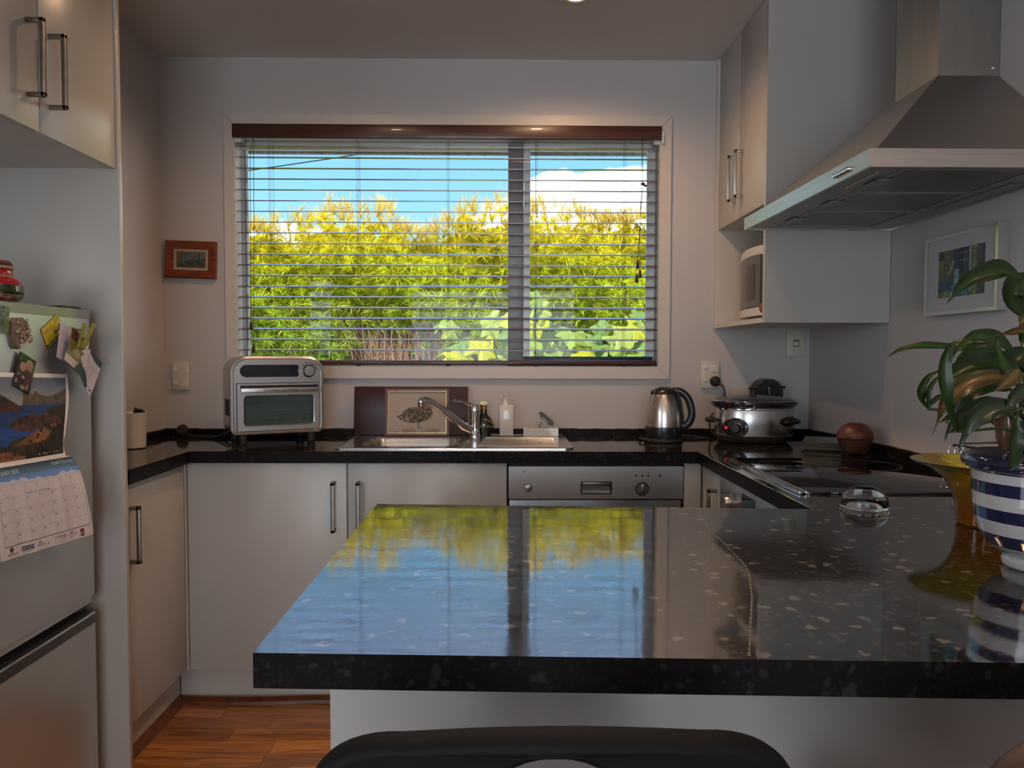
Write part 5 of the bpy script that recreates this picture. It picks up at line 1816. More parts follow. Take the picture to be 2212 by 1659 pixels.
# cavity must not swallow the shelf: it is a liner behind them
hz = FZ(0.43)
hb_ = MB().box(0.105 * W_, -0.022, hz - 0.0095, 0.925 * W_, -0.014, hz + 0.0075, bev=0.002)
hb_.box(0.105 * W_, -0.016, hz - 0.0095, 0.125 * W_, 0.0, hz + 0.0075, bev=0.002).box(0.905 * W_, -0.016, hz - 0.0095, 0.925 * W_, 0.0, hz + 0.0075, bev=0.002)
hnd = hb_.build('handle', M['steel_h'], dro, local=True)
box('handle_recess', (0.10 * W_, -0.0028, hz - 0.004, 0.93 * W_, -0.0018, hz + 0.016), M['black'], dro, local=True)
lettering('lettering', 'KITCHEN COUTURE', 0.0135, frame_m4((0.515 * W_, -0.0224, hz - 0.0060), (1, 0, 0), (0, 0, 1)), M['blackm'], hnd, local=True)
for x in (0.045, W_ - 0.045):
    for y in (0.022, D_ - 0.03):
        MB().lathe([(0.013, 0), (0.015, 0.006), (0.0145, Hb + 0.004)], (x, y, 0), 16).build('foot', M['blackm'], af, local=True)
mb = MB()
for k in range(9):
    mb.box(0.0045, 0.06 + k * 0.014, 0.10, 0.0065, 0.066 + k * 0.014, 0.16)
tag(mb.build('side_vents', M['dark_gap'], af, local=True), kind='stuff')
af_inv = (Matrix.Translation(af.location) @ Matrix.Rotation(math.radians(27.5), 4, 'Z')).inverted()
cd = MB().tube(spline([(-1.048, 2.90, 0.935), (-1.09, 2.90, 0.912), (-1.16, 2.915, 0.906), (-1.23, 2.94, 0.906), (-1.262, 2.95, 0.915)]), 0.0042, 8)
cd.tube(spline([(-1.05, 2.86, 0.93), (-1.11, 2.87, 0.908), (-1.18, 2.90, 0.905), (-1.24, 2.945, 0.905), (-1.258, 2.962, 0.905)]), 0.0036, 8)
bmesh.ops.transform(cd.bm, matrix=af_inv, verts=cd.bm.verts)
cd.build('power_cord', M['blackm'], af, local=True)
pgm = Matrix.Translation((-1.268, 2.952, 0.925)) @ Matrix.Rotation(1.1, 4, 'X')
tpg = MB().lathe([(0.010, -0.018), (0.018, -0.014), (0.0225, -0.004), (0.0225, 0.008), (0.016, 0.016), (0, 0.017)], n=24, m=pgm).build('power_plug', M['blackm'])
tag(tpg, 'round black plug lying loose in the left back corner of the worktop', 'plug')

# ---- cup with black utensils by the fridge panel
cp = thing('cup', 'tall white cup on the worktop beside the fridge panel', 'cup', (-1.288, 2.60, WT))
q = (-1.286, 2.595, WT + 0.0005)
MB().lathe([(0.036, 0), (0.041, 0.003), (0.0425, 0.05), (0.0435, 0.118), (0.0445, 0.124), (0.0435, 0.125), (0.0415, 0.12), (0.040, 0.05), (0.038, 0.006), (0, 0.005)], q, 36, cap=False).build('body', M['ceramic'], cp)
mb = MB()
for k, (dx, dy, t_) in enumerate(((0.012, -0.01, 0.3), (0.024, 0.0, 0.5), (0.004, 0.01, -0.2))):
    u_ = MB().tube([(q[0] + dx * 0.3, q[1] + dy, q[2] + 0.008), (q[0] + dx, q[1] + dy, q[2] + 0.118), (q[0] + dx + 0.010, q[1] + dy, q[2] + 0.138 - 0.006 * k)], 0.006, 10, radii=[0.004, 0.006, 0.0075], flat=1.4).build('utensil', M['black'])
    tag(u_, ['black kitchen utensil handle at the front of the white cup', 'black kitchen utensil handle at the right of the white cup', 'black kitchen utensil handle at the back of the white cup'][k], 'utensil', group='utensils in the white cup')

# ---- kettle
kt = thing('kettle', 'brushed steel electric kettle with black handle left of the slow cooker', 'kettle', (0.615, 2.80, WT))
q = (0.615, 2.80, WT + 0.0005)
base = MB().lathe([(0.066, 0), (0.073, 0.003), (0.073, 0.010), (0.069, 0.014)], q, 40).build('power_base', M['blackm'], kt)
MB().lathe([(0.068, 0.0142), (0.0695, 0.018), (0.0705, 0.056), (0.0700, 0.058)], q, 40).build('lower_ring', M['black'], kt)
MB().lathe([(0.0700, 0.0582), (0.0695, 0.085), (0.0665, 0.115), (0.0605, 0.145), (0.0525, 0.172), (0.0490, 0.180)], q, 48).build('body', mat('kettle_steel', (0.60, 0.54, 0.48), 0.24, 1.0, bump=0.05, bscale=60, stretch=(1, 1, 0.05)), kt)
MB().lathe([(0.049, 0.1802), (0.0485, 0.184), (0.041, 0.195), (0.028, 0.204), (0.012, 0.208), (0, 0.2085)], (q[0] + 0.003, q[1], q[2]), 36).build('lid', M['black'], kt)
MB().sphere((q[0] - 0.034, q[1] - 0.008, q[2] + 0.183), 0.018, 16, s=(1.0, 0.9, 0.75)).build('spout', M['black'], kt)
hp_ = [(0.030, 0.192), (0.058, 0.190), (0.084, 0.168), (0.098, 0.130), (0.100, 0.098), (0.090, 0.072), (0.074, 0.060), (0.062, 0.062)]
MB().tube(spline([(q[0] + a, q[1] - 0.004 - a * 0.25, q[2] + b) for a, b in hp_], 6), 0.011, 14, flat=1.3).build('handle', M['black'], kt)
MB().prism([(0.047, 0.060), (0.072, 0.064), (0.070, 0.10), (0.062, 0.15), (0.052, 0.186), (0.040, 0.188)], -0.012, 0.012, axis='Y', m=Matrix.Translation((q[0] + 0.002, q[1] - 0.014, q[2]))).build('water_gauge', M['black'], kt)
lettering('switch_mark', 'O', 0.007, frame_m4((q[0] + 0.027, q[1] - 0.0668, q[2] + 0.045), (1, 0.4, 0), (0, 0, 1)), M['white'], kt)
lettering('switch_mark', 'I', 0.007, frame_m4((q[0] + 0.027, q[1] - 0.0668, q[2] + 0.033), (1, 0.4, 0), (0, 0, 1)), M['white'], kt)
cdk = MB().tube(spline([(0.555, 2.745, WT + 0.006), (0.54, 2.76, WT + 0.010), (0.528, 2.80, WT + 0.012), (0.545, 2.86, WT + 0.006), (0.62, 2.90, WT + 0.005), (0.72, 2.90, WT + 0.012), (0.80, 2.87, WT + 0.005), (0.800, 2.88, WT + 0.005)]), 0.0034, 8)
cdk.tube(spline([(0.68, 2.84, WT + 0.006), (0.74, 2.85, WT + 0.004), (0.78, 2.86, WT + 0.004)]), 0.0034, 8)
cdk.build('power_cord', M['blackm'], kt)

# ---- slow cooker
sl = thing('slow_cooker', 'oval steel slow cooker with black rim and glass lid', 'slow cooker', (0.950, 2.795, WT))
q = (0.958, 2.795, WT + 0.0005)
ea, eb = 1.0, 0.73
mb = MB()
MB().lathe([(0.118, 0), (0.128, 0.004), (0.142, 0.018), (0.147, 0.028)], q, 48, sx=ea, sy=eb).build('base', M['blackm'], sl)
MB().lathe([(0.147, 0.0282), (0.1485, 0.031), (0.1485, 0.122), (0.147, 0.125)], q, 56, sx=ea, sy=eb).build('shell', mat('cooker_steel', (0.60, 0.60, 0.60), 0.25, 1.0, bump=0.04, bscale=60, stretch=(1, 1, 0.05)), sl)
MB().lathe([(0.1485, 0.1252), (0.151, 0.127), (0.151, 0.130), (0.149, 0.132)], q, 56, sx=ea, sy=eb).build('trim_ring', M['chrome'], sl)
MB().lathe([(0.149, 0.1322), (0.158, 0.137), (0.163, 0.148), (0.1625, 0.152), (0.156, 0.152), (0.15, 0.147)], q, 56, sx=ea, sy=eb).build('crock_rim', mat('crock_black', (0.01, 0.01, 0.012), 0.06, coat=0.8), sl)
lid = MB().lathe([(0.155, 0.1522), (0.1575, 0.1555), (0.155, 0.158), (0.125, 0.1675), (0.08, 0.175), (0.03, 0.179), (0, 0.180)], q, 56, sx=ea, sy=eb).build('lid', mat('lid_glass', (0.035, 0.045, 0.05), 0.12, bump=0.8, bscale=260, coat=0.6), sl)
MB().tube([(q[0] + 0.1565 * math.cos(2 * PI * k / 60) * ea, q[1] + 0.1565 * math.sin(2 * PI * k / 60) * eb, q[2] + 0.1555) for k in range(60)], 0.0025, 8, closed=True).build('lid_rim', M['chrome'], lid)
MB().lathe([(0.012, 0.178), (0.010, 0.186), (0.011, 0.196), (0.020, 0.199), (0.021, 0.203), (0.017, 0.207), (0, 0.2085)], (q[0] - 0.002, q[1], q[2]), 24).build('lid_knob', M['black'], lid)


def on_ell(phi, z, off=0.0):
    p = Vector((q[0] + 0.1485 * ea * math.cos(phi), q[1] + 0.1485 * eb * math.sin(phi), q[2] + z))
    n = Vector((math.cos(phi) / ea, math.sin(phi) / eb, 0)).normalized()
    return p + n * off, n


p, n = on_ell(math.radians(-130), 0.060, -0.004)
m4 = Matrix.Translation(p) @ n.to_track_quat('Z', 'Y').to_matrix().to_4x4()
m4e = m4 @ Matrix.Diagonal((1.0, 1.0, 1.0, 1.0))
MB().lathe([(0.034, 0), (0.040, 0.006), (0.0395, 0.010), (0.034, 0.013), (0, 0.0135)], n=36, m=m4, sx=1.20, sy=0.92).build('dial_plate', mat('dial_black', (0.01, 0.01, 0.01), 0.1, coat=0.6), sl)
MB().lathe([(0.019, 0.012), (0.0175, 0.026), (0.0155, 0.029), (0, 0.0295)], n=10, m=m4 @ Matrix.Translation((0.004, 0, 0))).build('dial', M['black'], sl)
MB().box(-0.0045, -0.0045, 0.012, 0.0045, 0.0045, 0.0150, m=m4 @ Matrix.Translation((-0.032, 0.0, 0))).build('power_light', emit_mat('red_light', (1.0, 0.03, 0.01, 1), 0.7), sl)
for ph, in ((math.radians(-42),), (math.radians(172),)):
    p, n = on_ell(ph, 0.082, -0.003)
    sd_ = Vector((-n.y, n.x, 0))
    MB().tube(spline([p - sd_ * 0.042, p - sd_ * 0.038 + n * 0.016, p + n * 0.030, p + sd_ * 0.038 + n * 0.016, p + sd_ * 0.042], 6), 0.008, 10, flat=1.0).build('handle', M['black'], sl)
    if ph > 1:
        continue
    MB().sphere((0, 0, 0), 0.050, 16, m=Matrix.Translation(p) @ n.to_track_quat('Z', 'Y').to_matrix().to_4x4() @ Matrix.Diagonal((1, 0.42, 0.14, 1))).build('handle_plate', M['black'], sl)

# ---- coffee machine behind
cm = thing('coffee_machine', 'small black capsule coffee machine behind the slow cooker', 'coffee machine', (1.07, 2.95, WT))
MB().prism([(1.012, WT + 0.001), (1.012, WT + 0.17)] + [(1.068 - 0.056 * math.cos(a), WT + 0.178 + 0.056 * math.sin(a)) for a in [PI * k / 14 for k in range(15)]] + [(1.124, WT + 0.17), (1.124, WT + 0.001)], 2.9375, 3.008, axis='Y').build('housing', mat('machine_black', (0.016, 0.016, 0.017), 0.35), cm)
MB().prism([(1.0, WT + 0.09), (1.0, WT + 0.165)] + [(1.050 - 0.050 * math.cos(a), WT + 0.172 + 0.052 * math.sin(a)) for a in [PI * k / 14 for k in range(15)]] + [(1.100, WT + 0.165), (1.100, WT + 0.09)], 2.918, 2.937, axis='Y').build('brew_head', M['black'], cm)
MB().tube(spline([(1.055, 2.915, WT + 0.20), (1.058, 2.911, WT + 0.17), (1.06, 2.911, WT + 0.14)], 5), 0.011, 12, flat=0.6).build('spout_column', mat('gloss_black', (0.02, 0.02, 0.022), 0.05, coat=1.0), cm)
MB().tube([(1.035 + 0.018 + 0.020 * math.cos(a), 2.925, WT + 0.218 + 0.012 * math.sin(a)) for a in [PI * k / 12 for k in range(13)]], 0.0016, 6).build('lever', M['chrome'], cm)
MB().box(1.11, 2.94, WT + 0.195, 1.135, 2.97, WT + 0.205, bev=0.003).build('button', M['black'], cm)

# ---- stack of magazines
ang0 = math.radians(-28)
zz = WT + 0.0008
mcol = [srgb(34, 33, 30), srgb(80, 60, 32), srgb(22, 24, 28), srgb(46, 44, 42), srgb(38, 40, 44)]
for k in range(5):
    hgt = 0.0045 + 0.0015 * rnd.random()
    ang = ang0 + (rnd.random() - 0.5) * 0.16
    cx_, cy_ = 1.148 + (rnd.random() - 0.5) * 0.008, 2.600 + (rnd.random() - 0.5) * 0.012
    m4 = Matrix.Translation((cx_, cy_, zz)) @ Matrix.Rotation(ang, 4, 'Z')
    names = ['dull brown magazine at the bottom of the stack by the carved bowl', 'ochre magazine second from the bottom of the corner stack', 'dark magazine in the middle of the corner stack', 'grey magazine second from the top of the corner stack', 'magazine with green and white cover on top of the corner stack']
    t = thing('magazine', names[k], 'magazine', (cx_, cy_, zz), group='magazines stacked in the corner')
    MB().box(-0.066, -0.093, 0.0004, 0.0655, 0.0925, hgt - 0.0004, m=m4).build('pages', mat('pages', (0.10, 0.085, 0.06), 0.8), t)
    if k < 4:
        MB().box(-0.067, -0.094, hgt - 0.0004, 0.067, 0.094, hgt, m=m4).build('cover', mat('cover_%d' % k, mcol[k], 0.3), t)
    else:
        cv = Canvas(40, 56, (34, 42, 36))
        cv.shade(cv.x > -1, cv.fnoise(5, 6, 100), 0.8)
        cv.poly([(0.1, 0.3), (0.9, 0.15), (0.9, 0.3), (0.1, 0.55)], (110, 116, 108)).ell(0.4, 0.7, 0.25, 0.12, (60, 70, 46))
        cv.mesh('cover', lambda u, v: tuple(m4 @ Vector((-0.067 + 0.134 * u, 0.094 - 0.188 * v, hgt + 0.0002))), M['print_gloss'], t)
    zz += hgt + 0.0006

# ---- carved wooden bowl with lid
wb = thing('carved_bowl', 'round carved reddish wooden bowl with lid behind the hob', 'bowl', (1.172, 2.43, WT))
wm = wood_mat('carved_wood', srgb(52, 20, 14), srgb(112, 58, 42), (9, 9, 26), 0.4, 3.0, bump=0.6)
wm2 = wood_mat('carved_wood_dark', srgb(34, 13, 10), srgb(70, 34, 26), (9, 9, 26), 0.45, 3.0, bump=0.6)


def lumpy(mb, amt, freq):
    for v in mb.bm.verts:
        d = Vector((v.co.x - 1.172, v.co.y - 2.43, 0))
        if d.length > 1e-4:
            v.co += d.normalized() * amt * (noise.noise(Vector((v.co.x, v.co.y, v.co.z)) * freq))
    return mb


q = (1.172, 2.43, WT + 0.001)
lumpy(MB().lathe([(0.024, 0), (0.034, 0.006), (0.046, 0.022), (0.053, 0.040), (0.0545, 0.052), (0.050, 0.0525)], q, 40), 0.004, 55).build('base', wm2, wb)
lumpy(MB().lathe([(0.056, 0.0535), (0.0575, 0.057), (0.055, 0.070), (0.046, 0.087), (0.032, 0.099), (0.016, 0.1045), (0, 0.106)], q, 40), 0.005, 60).build('lid', wm, wb)

# ---- glass paperweight dome
pw = MB().lathe([(0.0, 0.0), (0.0465, 0.0), (0.0485, 0.003), (0.0492, 0.007), (0.0485, 0.014), (0.0460, 0.023), (0.0405, 0.032), (0.032, 0.0395), (0.021, 0.0445), (0.010, 0.047), (0, 0.0475)], (0.786, 1.583, WT + 0.0006), 48, cap=False).build('paperweight', M['glass'])
tag(pw, 'clear glass dome paperweight on the worktop near the hob', 'paperweight')

# ---- amber glass vase
vs = thing('glass_vase', 'trumpet-shaped amber glass vase left of the striped pot', 'vase', (0.930, 1.42, WT))
am, nt, b = new_mat('amber_glass')
N, L = nt.nodes, nt.links
tc = N.new('ShaderNodeTexCoord')
sep = N.new('ShaderNodeSeparateXYZ')
L.new(tc.outputs['Object'], sep.inputs[0])
mr = N.new('ShaderNodeMapRange')
mr.inputs['From Min'].default_value = 0.02
mr.inputs['From Max'].default_value = 0.12
L.new(sep.outputs['Z'], mr.inputs['Value'])
rp_ = N.new('ShaderNodeValToRGB')
rp_.color_ramp.elements[0].color = (0.62, 0.20, 0.015, 1)
rp_.color_ramp.elements[1].color = (0.66, 0.52, 0.06, 1)
L.new(mr.outputs[0], rp_.inputs[0])
L.new(rp_.outputs[0], b.inputs['Base Color'])
b.inputs['Transmission Weight'].default_value = 0.75
b.inputs['Roughness'].default_value = 0.08
b.inputs['IOR'].default_value = 1.45
no = N.new('ShaderNodeTexNoise')
no.inputs['Scale'].default_value = 60
bp = N.new('ShaderNodeBump')
bp.inputs['Strength'].default_value = 0.35
bp.inputs['Distance'].default_value = 0.003
L.new(tc.outputs['Object'], no.inputs['Vector'])
L.new(no.outputs[0], bp.inputs['Height'])
L.new(bp.outputs[0], b.inputs['Normal'])
pr_o = [(0, 0.001), (0.034, 0.0), (0.0385, 0.004), (0.0385, 0.02), (0.042, 0.045), (0.050, 0.070), (0.065, 0.092), (0.090, 0.110), (0.120, 0.122)]
pr_i = [(0.119, 0.1235), (0.088, 0.1125), (0.062, 0.095), (0.046, 0.072), (0.038, 0.046), (0.034, 0.022), (0.032, 0.012), (0, 0.010)]
MB().lathe(pr_o + pr_i, (0.930, 1.42, WT + 0.0006), 64, cap=False).build('body', am, vs)
MB().tube([(0.930 + 0.1196 * math.cos(2 * PI * k / 64), 1.42 + 0.1196 * math.sin(2 * PI * k / 64), WT + 0.1238) for k in range(64)], 0.0012, 6, closed=True).build('rim', M['glass'], vs)

# ---- chrome wire rack
wr = thing('wire_rack', 'small chrome wire rack behind the amber vase', 'rack', (1.245, 1.95, WT))
for k in range(6):
    x = 1.226 + 0.0045 * k
    y = 1.985 - 0.020 * k
    w_ = MB().tube([(x - 0.022, y, WT + 0.008), (x - 0.012, y, WT + 0.078), (x - 0.006, y, WT + 0.084), (x + 0.014, y, WT + 0.084), (x + 0.020, y, WT + 0.078), (x + 0.026, y, WT + 0.008)], 0.0021, 8)
    w_.build('wire_loop', M['chrome'], wr)
MB().tube([(1.206, 1.992, WT + 0.006), (1.236, 1.880, WT + 0.006), (1.277, 1.880, WT + 0.006), (1.262, 1.992, WT + 0.006)], 0.0024, 8, closed=True).build('base_wire', M['chrome'], wr)
MB().tube([(1.228, 1.988, WT + 0.086), (1.252, 1.884, WT + 0.086)], 0.0032, 8).build('grip', M['black'], wr)
# long utensil resting from rack to pot
sp2 = MB().tube([(1.238, 1.955, WT + 0.094), (1.08, 1.58, WT + 0.142), (0.925, 1.215, WT + 0.187)], 0.005, 10, flat=0.5).build('spatula', mat('olive_wood', srgb(70, 64, 42), 0.45))
tag(sp2, 'long olive-brown flat spatula resting between wire rack and striped pot', 'utensil')

# ================================================================ striped pot and plant
pt = thing('plant_pot', 'navy and white striped ceramic pot at the right of the peninsula', 'pot', (0.833, 1.13, WT))
PX, PY = 0.833, 1.13
prof = [(0.043, 0.0), (0.046, 0.003), (0.047, 0.012), (0.043, 0.018), (0.050, 0.022), (0.066, 0.034), (0.078, 0.052), (0.0845, 0.075), (0.0885, 0.105), (0.0905, 0.135), (0.0915, 0.152), (0.099, 0.155), (0.1045, 0.160), (0.1055, 0.167), (0.102, 0.174), (0.094, 0.177)]
nz = 88
ss = np.linspace(0, 1, nz + 1)
pp = np.array(prof)
dd_ = np.r_[0, np.cumsum(np.hypot(np.diff(pp[:, 0]), np.diff(pp[:, 1])))]
rs_, zs = np.interp(ss * dd_[-1], dd_, pp[:, 0]), np.interp(ss * dd_[-1], dd_, pp[:, 1])
N_ = 64
co = np.array([[r * math.cos(2 * PI * k / N_), r * math.sin(2 * PI * k / N_), z + 0.0006] for z, r in zip(zs, rs_) for k in range(N_)])
idx = np.arange((nz + 1) * N_).reshape(nz + 1, N_)
fc = np.stack([idx[:-1], np.roll(idx[:-1], -1, 1), np.roll(idx[1:], -1, 1), idx[1:]], -1).reshape(-1, 4)


def pot_c(z):
    if z > 0.151:
        return (0.010, 0.012, 0.045)
    for a, b in ((0.036, 0.055), (0.076, 0.096), (0.116, 0.135)):
        if a < z < b:
            return (0.010, 0.013, 0.055)
    return (0.55, 0.53, 0.52)


fcol = np.array([pot_c((zs[i] + zs[i + 1]) / 2) for i in range(nz) for k in range(N_)])
tinted_mesh('body', co, fc, fcol, attr_mat('pot_glaze', 0.10, coat=0.7), pt)
MB().lathe([(0.094, 0.1765), (0.090, 0.172), (0.087, 0.150)], (PX, PY, WT), 48, cap=False).build('inner_wall', mat('navy_glaze', (0.01, 0.012, 0.045), 0.15), pt)
so2 = MB().lathe([(0, 0.150), (0.087, 0.149)], (PX, PY, WT), 32, cap=False)
for v in so2.bm.verts:
    v.co.z += 0.003 * noise.noise(v.co * 60)
so2.build('soil', mat('soil', (0.02, 0.014, 0.01), 0.95, bump=1.0, bscale=120), pt)

plant = thing('peace_lily', 'peace lily with long arching green leaves in the striped pot', 'plant', (PX, PY, WT + 0.15))
LEAVES = [
    ( [(0.739, 1.05, 1.333), (0.712, 1.05, 1.349), (0.677, 1.05, 1.342), (0.651, 1.05, 1.327), (0.634, 1.05, 1.304)] , 0.0223 , 0 ),
    ( [(0.791, 1.08, 1.344), (0.76, 1.08, 1.336), (0.745, 1.08, 1.314), (0.769, 1.08, 1.28)] , 0.0378 , 0 ),
    ( [(0.819, 1.22, 1.248), (0.761, 1.22, 1.242), (0.727, 1.22, 1.244), (0.692, 1.22, 1.245), (0.661, 1.22, 1.239), (0.638, 1.22, 1.227)] , 0.0145 , 1 ),
    ( [(0.66, 1.02, 1.254), (0.631, 1.02, 1.247), (0.614, 1.02, 1.222), (0.613, 1.02, 1.187), (0.621, 1.02, 1.151), (0.635, 1.02, 1.124)] , 0.0191 , 0 ),
    ( [(0.823, 1.18, 1.23), (0.796, 1.18, 1.252), (0.766, 1.18, 1.26), (0.744, 1.18, 1.252), (0.727, 1.18, 1.232)] , 0.0192 , 1 ),
    ( [(0.785, 1.12, 1.215), (0.746, 1.12, 1.218), (0.707, 1.12, 1.209), (0.679, 1.12, 1.192), (0.669, 1.12, 1.172)] , 0.0308 , 0 ),
    ( [(0.727, 1.05, 1.201), (0.687, 1.05, 1.196), (0.654, 1.05, 1.181), (0.631, 1.05, 1.156), (0.619, 1.05, 1.117)] , 0.0223 , 2 ),
    ( [(0.757, 1.25, 1.209), (0.728, 1.25, 1.195), (0.714, 1.25, 1.173), (0.715, 1.25, 1.152), (0.728, 1.25, 1.14)] , 0.0117 , 1 ),
    ( [(0.751, 1.24, 1.201), (0.732, 1.24, 1.188), (0.721, 1.24, 1.17), (0.72, 1.24, 1.139)] , 0.007 , 1 ),
    ( [(0.748, 1.24, 1.164), (0.734, 1.24, 1.156), (0.725, 1.24, 1.148), (0.722, 1.24, 1.138)] , 0.007 , 1 ),
    ( [(0.704, 1.0, 1.211), (0.691, 1.0, 1.196), (0.672, 1.0, 1.181)] , 0.0169 , 2 ),
    ( [(0.703, 1.0, 1.159), (0.674, 1.0, 1.157), (0.649, 1.0, 1.147), (0.632, 1.0, 1.124), (0.626, 1.0, 1.098)] , 0.0238 , 3 ),
    ( [(0.793, 1.16, 1.149), (0.76, 1.16, 1.148), (0.723, 1.16, 1.139), (0.692, 1.16, 1.123)] , 0.0217 , 1 ),
    ( [(0.769, 1.12, 1.147), (0.727, 1.12, 1.133), (0.699, 1.12, 1.119), (0.685, 1.12, 1.112)] , 0.0238 , 0 ),
    ( [(0.692, 0.98, 1.156), (0.689, 0.98, 1.133), (0.686, 0.98, 1.105), (0.683, 0.98, 1.077)] , 0.0196 , 0 ),
    ( [(0.724, 1.0, 1.188), (0.705, 1.0, 1.178), (0.693, 1.0, 1.166), (0.688, 1.0, 1.156)] , 0.015 , 3 ),
    ( [(0.815, 1.1, 1.262), (0.78, 1.1, 1.266), (0.759, 1.1, 1.263), (0.735, 1.1, 1.259)] , 0.0117 , 2 ),
    ( [(0.764, 1.05, 1.282), (0.746, 1.05, 1.282), (0.741, 1.05, 1.272), (0.755, 1.05, 1.255)] , 0.0131 , 2 ),
    ( [(0.846, 1.15, 1.236), (0.818, 1.15, 1.232), (0.795, 1.15, 1.214), (0.789, 1.15, 1.185)] , 0.0316 , 0 ),
    ( [(0.715, 1.05, 1.257), (0.707, 1.05, 1.245), (0.718, 1.05, 1.216), (0.731, 1.05, 1.194)] , 0.0092 , 1 ),
    ( [(0.862, 1.22, 1.252), (0.88, 1.22, 1.282), (0.911, 1.22, 1.305), (0.95, 1.22, 1.298)] , 0.0305 , 0 ),
    ( [(0.79, 1.1, 1.166), (0.831, 1.1, 1.194), (0.874, 1.1, 1.173), (0.904, 1.1, 1.124)] , 0.0303 , 0 ),
    ( [(0.858, 1.2, 1.153), (0.883, 1.2, 1.229), (0.919, 1.2, 1.282), (0.973, 1.2, 1.282)] , 0.033 , 1 ),
    ( [(0.708, 0.98, 1.161), (0.736, 0.98, 1.161), (0.768, 0.98, 1.13), (0.782, 0.98, 1.092)] , 0.0245 , 0 ),
    ( [(0.788, 1.15, 1.229), (0.751, 1.15, 1.232), (0.725, 1.15, 1.225), (0.704, 1.15, 1.207)] , 0.0244 , 1 ),
    ( [(0.762, 1.1, 1.18), (0.727, 1.1, 1.184), (0.692, 1.1, 1.173), (0.678, 1.1, 1.152), (0.668, 1.1, 1.128)] , 0.0248 , 0 ),
    ( [(0.713, 1.1, 1.152), (0.689, 1.1, 1.138), (0.672, 1.1, 1.121), (0.666, 1.1, 1.1)] , 0.011 , 3 ),
]
LC = [((0.010, 0.030, 0.005), (0.014, 0.042, 0.006)), ((0.016, 0.050, 0.009), (0.026, 0.075, 0.010)), ((0.060, 0.050, 0.014), (0.14, 0.085, 0.022)), ((0.020, 0.036, 0.018), (0.035, 0.052, 0.026))]
leaf_m = attr_mat('leaf_gloss', 0.33, 0.45, coat=0.08, trans=0.22)
stem_m = mat('leaf_stalk', (0.03, 0.07, 0.012), 0.4)


def leaf(pts, w, ci, parent, seed):
    rs = random.Random(seed)
    sp = spline(pts, 5)
    n = len(sp)
    m = 6
    co, fc, cl = [], [], []
    fold = 0.35 + 0.3 * rs.random()
    base, vein = LC[ci]
    for i, p in enumerate(sp):
        t = i / (n - 1)
        tan = (sp[min(i + 1, n - 1)] - sp[max(i - 1, 0)]).normalized()
        view = Vector((0.25, -1.0, 0.25)) - p * 0.0
        side = tan.cross(Vector((0.2, -0.85, 0.55))).normalized()
        nrm = side.cross(tan).normalized()
        ww = w * max(0.02, (t + 0.02) ** 0.6 * (1 - t) ** 1.2 / 0.325)
        roll = 0.5 * math.sin(t * 3 + seed)
        for j in range(m + 1):
            s = j / m * 2 - 1
            wav = 0.06 * w * math.sin(t * 17 + seed + s * 2) * abs(s)
            off = side * (s * ww * 0.5 * math.cos(fold * abs(s))) + nrm * (abs(s) * ww * 0.5 * math.sin(fold) * 0.8 + wav + roll * s * ww * 0.25)
            co.append(p + off)
    for i in range(n - 1):
        for j in range(m):
            a = i * (m + 1) + j
            fc.append((a, a + 1, a + m + 2, a + m + 1))
            s = (j + 0.5) / m * 2 - 1
            t = i / (n - 1)
            k = 0.5 + 0.5 * math.sin(t * 30 + abs(s) * 9)
            c = [b * (0.85 + 0.3 * k) for b in base]
            if ci in (0, 2) and t > 0.72 and rs.random() < 0.25:
                c = [c[0] * 2.2 + 0.03, c[1] * 1.3, c[2]]
            if abs(s) < 0.2:
                c = list(vein)
            cl.append(c)
    off = Vector(root_of(parent).location)
    co = np.array([tuple(c - off) for c in co])
    return tinted_mesh('leaf', co, np.array(fc), np.array(cl), leaf_m, parent)


crown = Vector((PX, PY, WT + 0.155))
for k, (pts, w, ci) in enumerate(LEAVES):
    P = [Vector(p) for p in pts]
    if (P[-1] - crown).length < (P[0] - crown).length and len(P) > 2:
        P = P[::-1]
    leaf(P, w * 1.45, ci, plant, k * 1.7)
    root = crown + Vector(((rnd.random() - 0.5) * 0.04, (rnd.random() - 0.5) * 0.04, 0))
    b0 = P[0]
    mid = (root + b0) / 2 + Vector(((root.x - b0.x) * 0.12, 0, 0.03))
    MB().tube(spline([root, mid, b0], 6), 0.0028, 8, r_end=0.0018).build('leaf_stalk', stem_m, plant)

wbul = thing('watering_bulb', 'brown glass watering bulb with clear stem in the plant pot', 'watering bulb', (0.790, 1.145, WT + 0.15))
MB().lathe([(0.0045, 0.03), (0.009, 0.036), (0.0135, 0.050), (0.0165, 0.085), (0.016, 0.092), (0.0, 0.094)], (0.790, 1.145, WT + 0.15), 24).build('bulb', mat('brown_glass', (0.13, 0.07, 0.035), 0.15, coat=0.5), wbul)
MB().lathe([(0.0035, -0.0), (0.0045, 0.012), (0.007, 0.016), (0.0045, 0.020), (0.005, 0.030)], (0.790, 1.145, WT + 0.15), 16).build('stem', M['glass'], wbul)

# ================================================================ stools at the peninsula
leather = mat('black_leather', (0.006, 0.006, 0.008), 0.6, spec=0.15, bump=0.25, bscale=180)


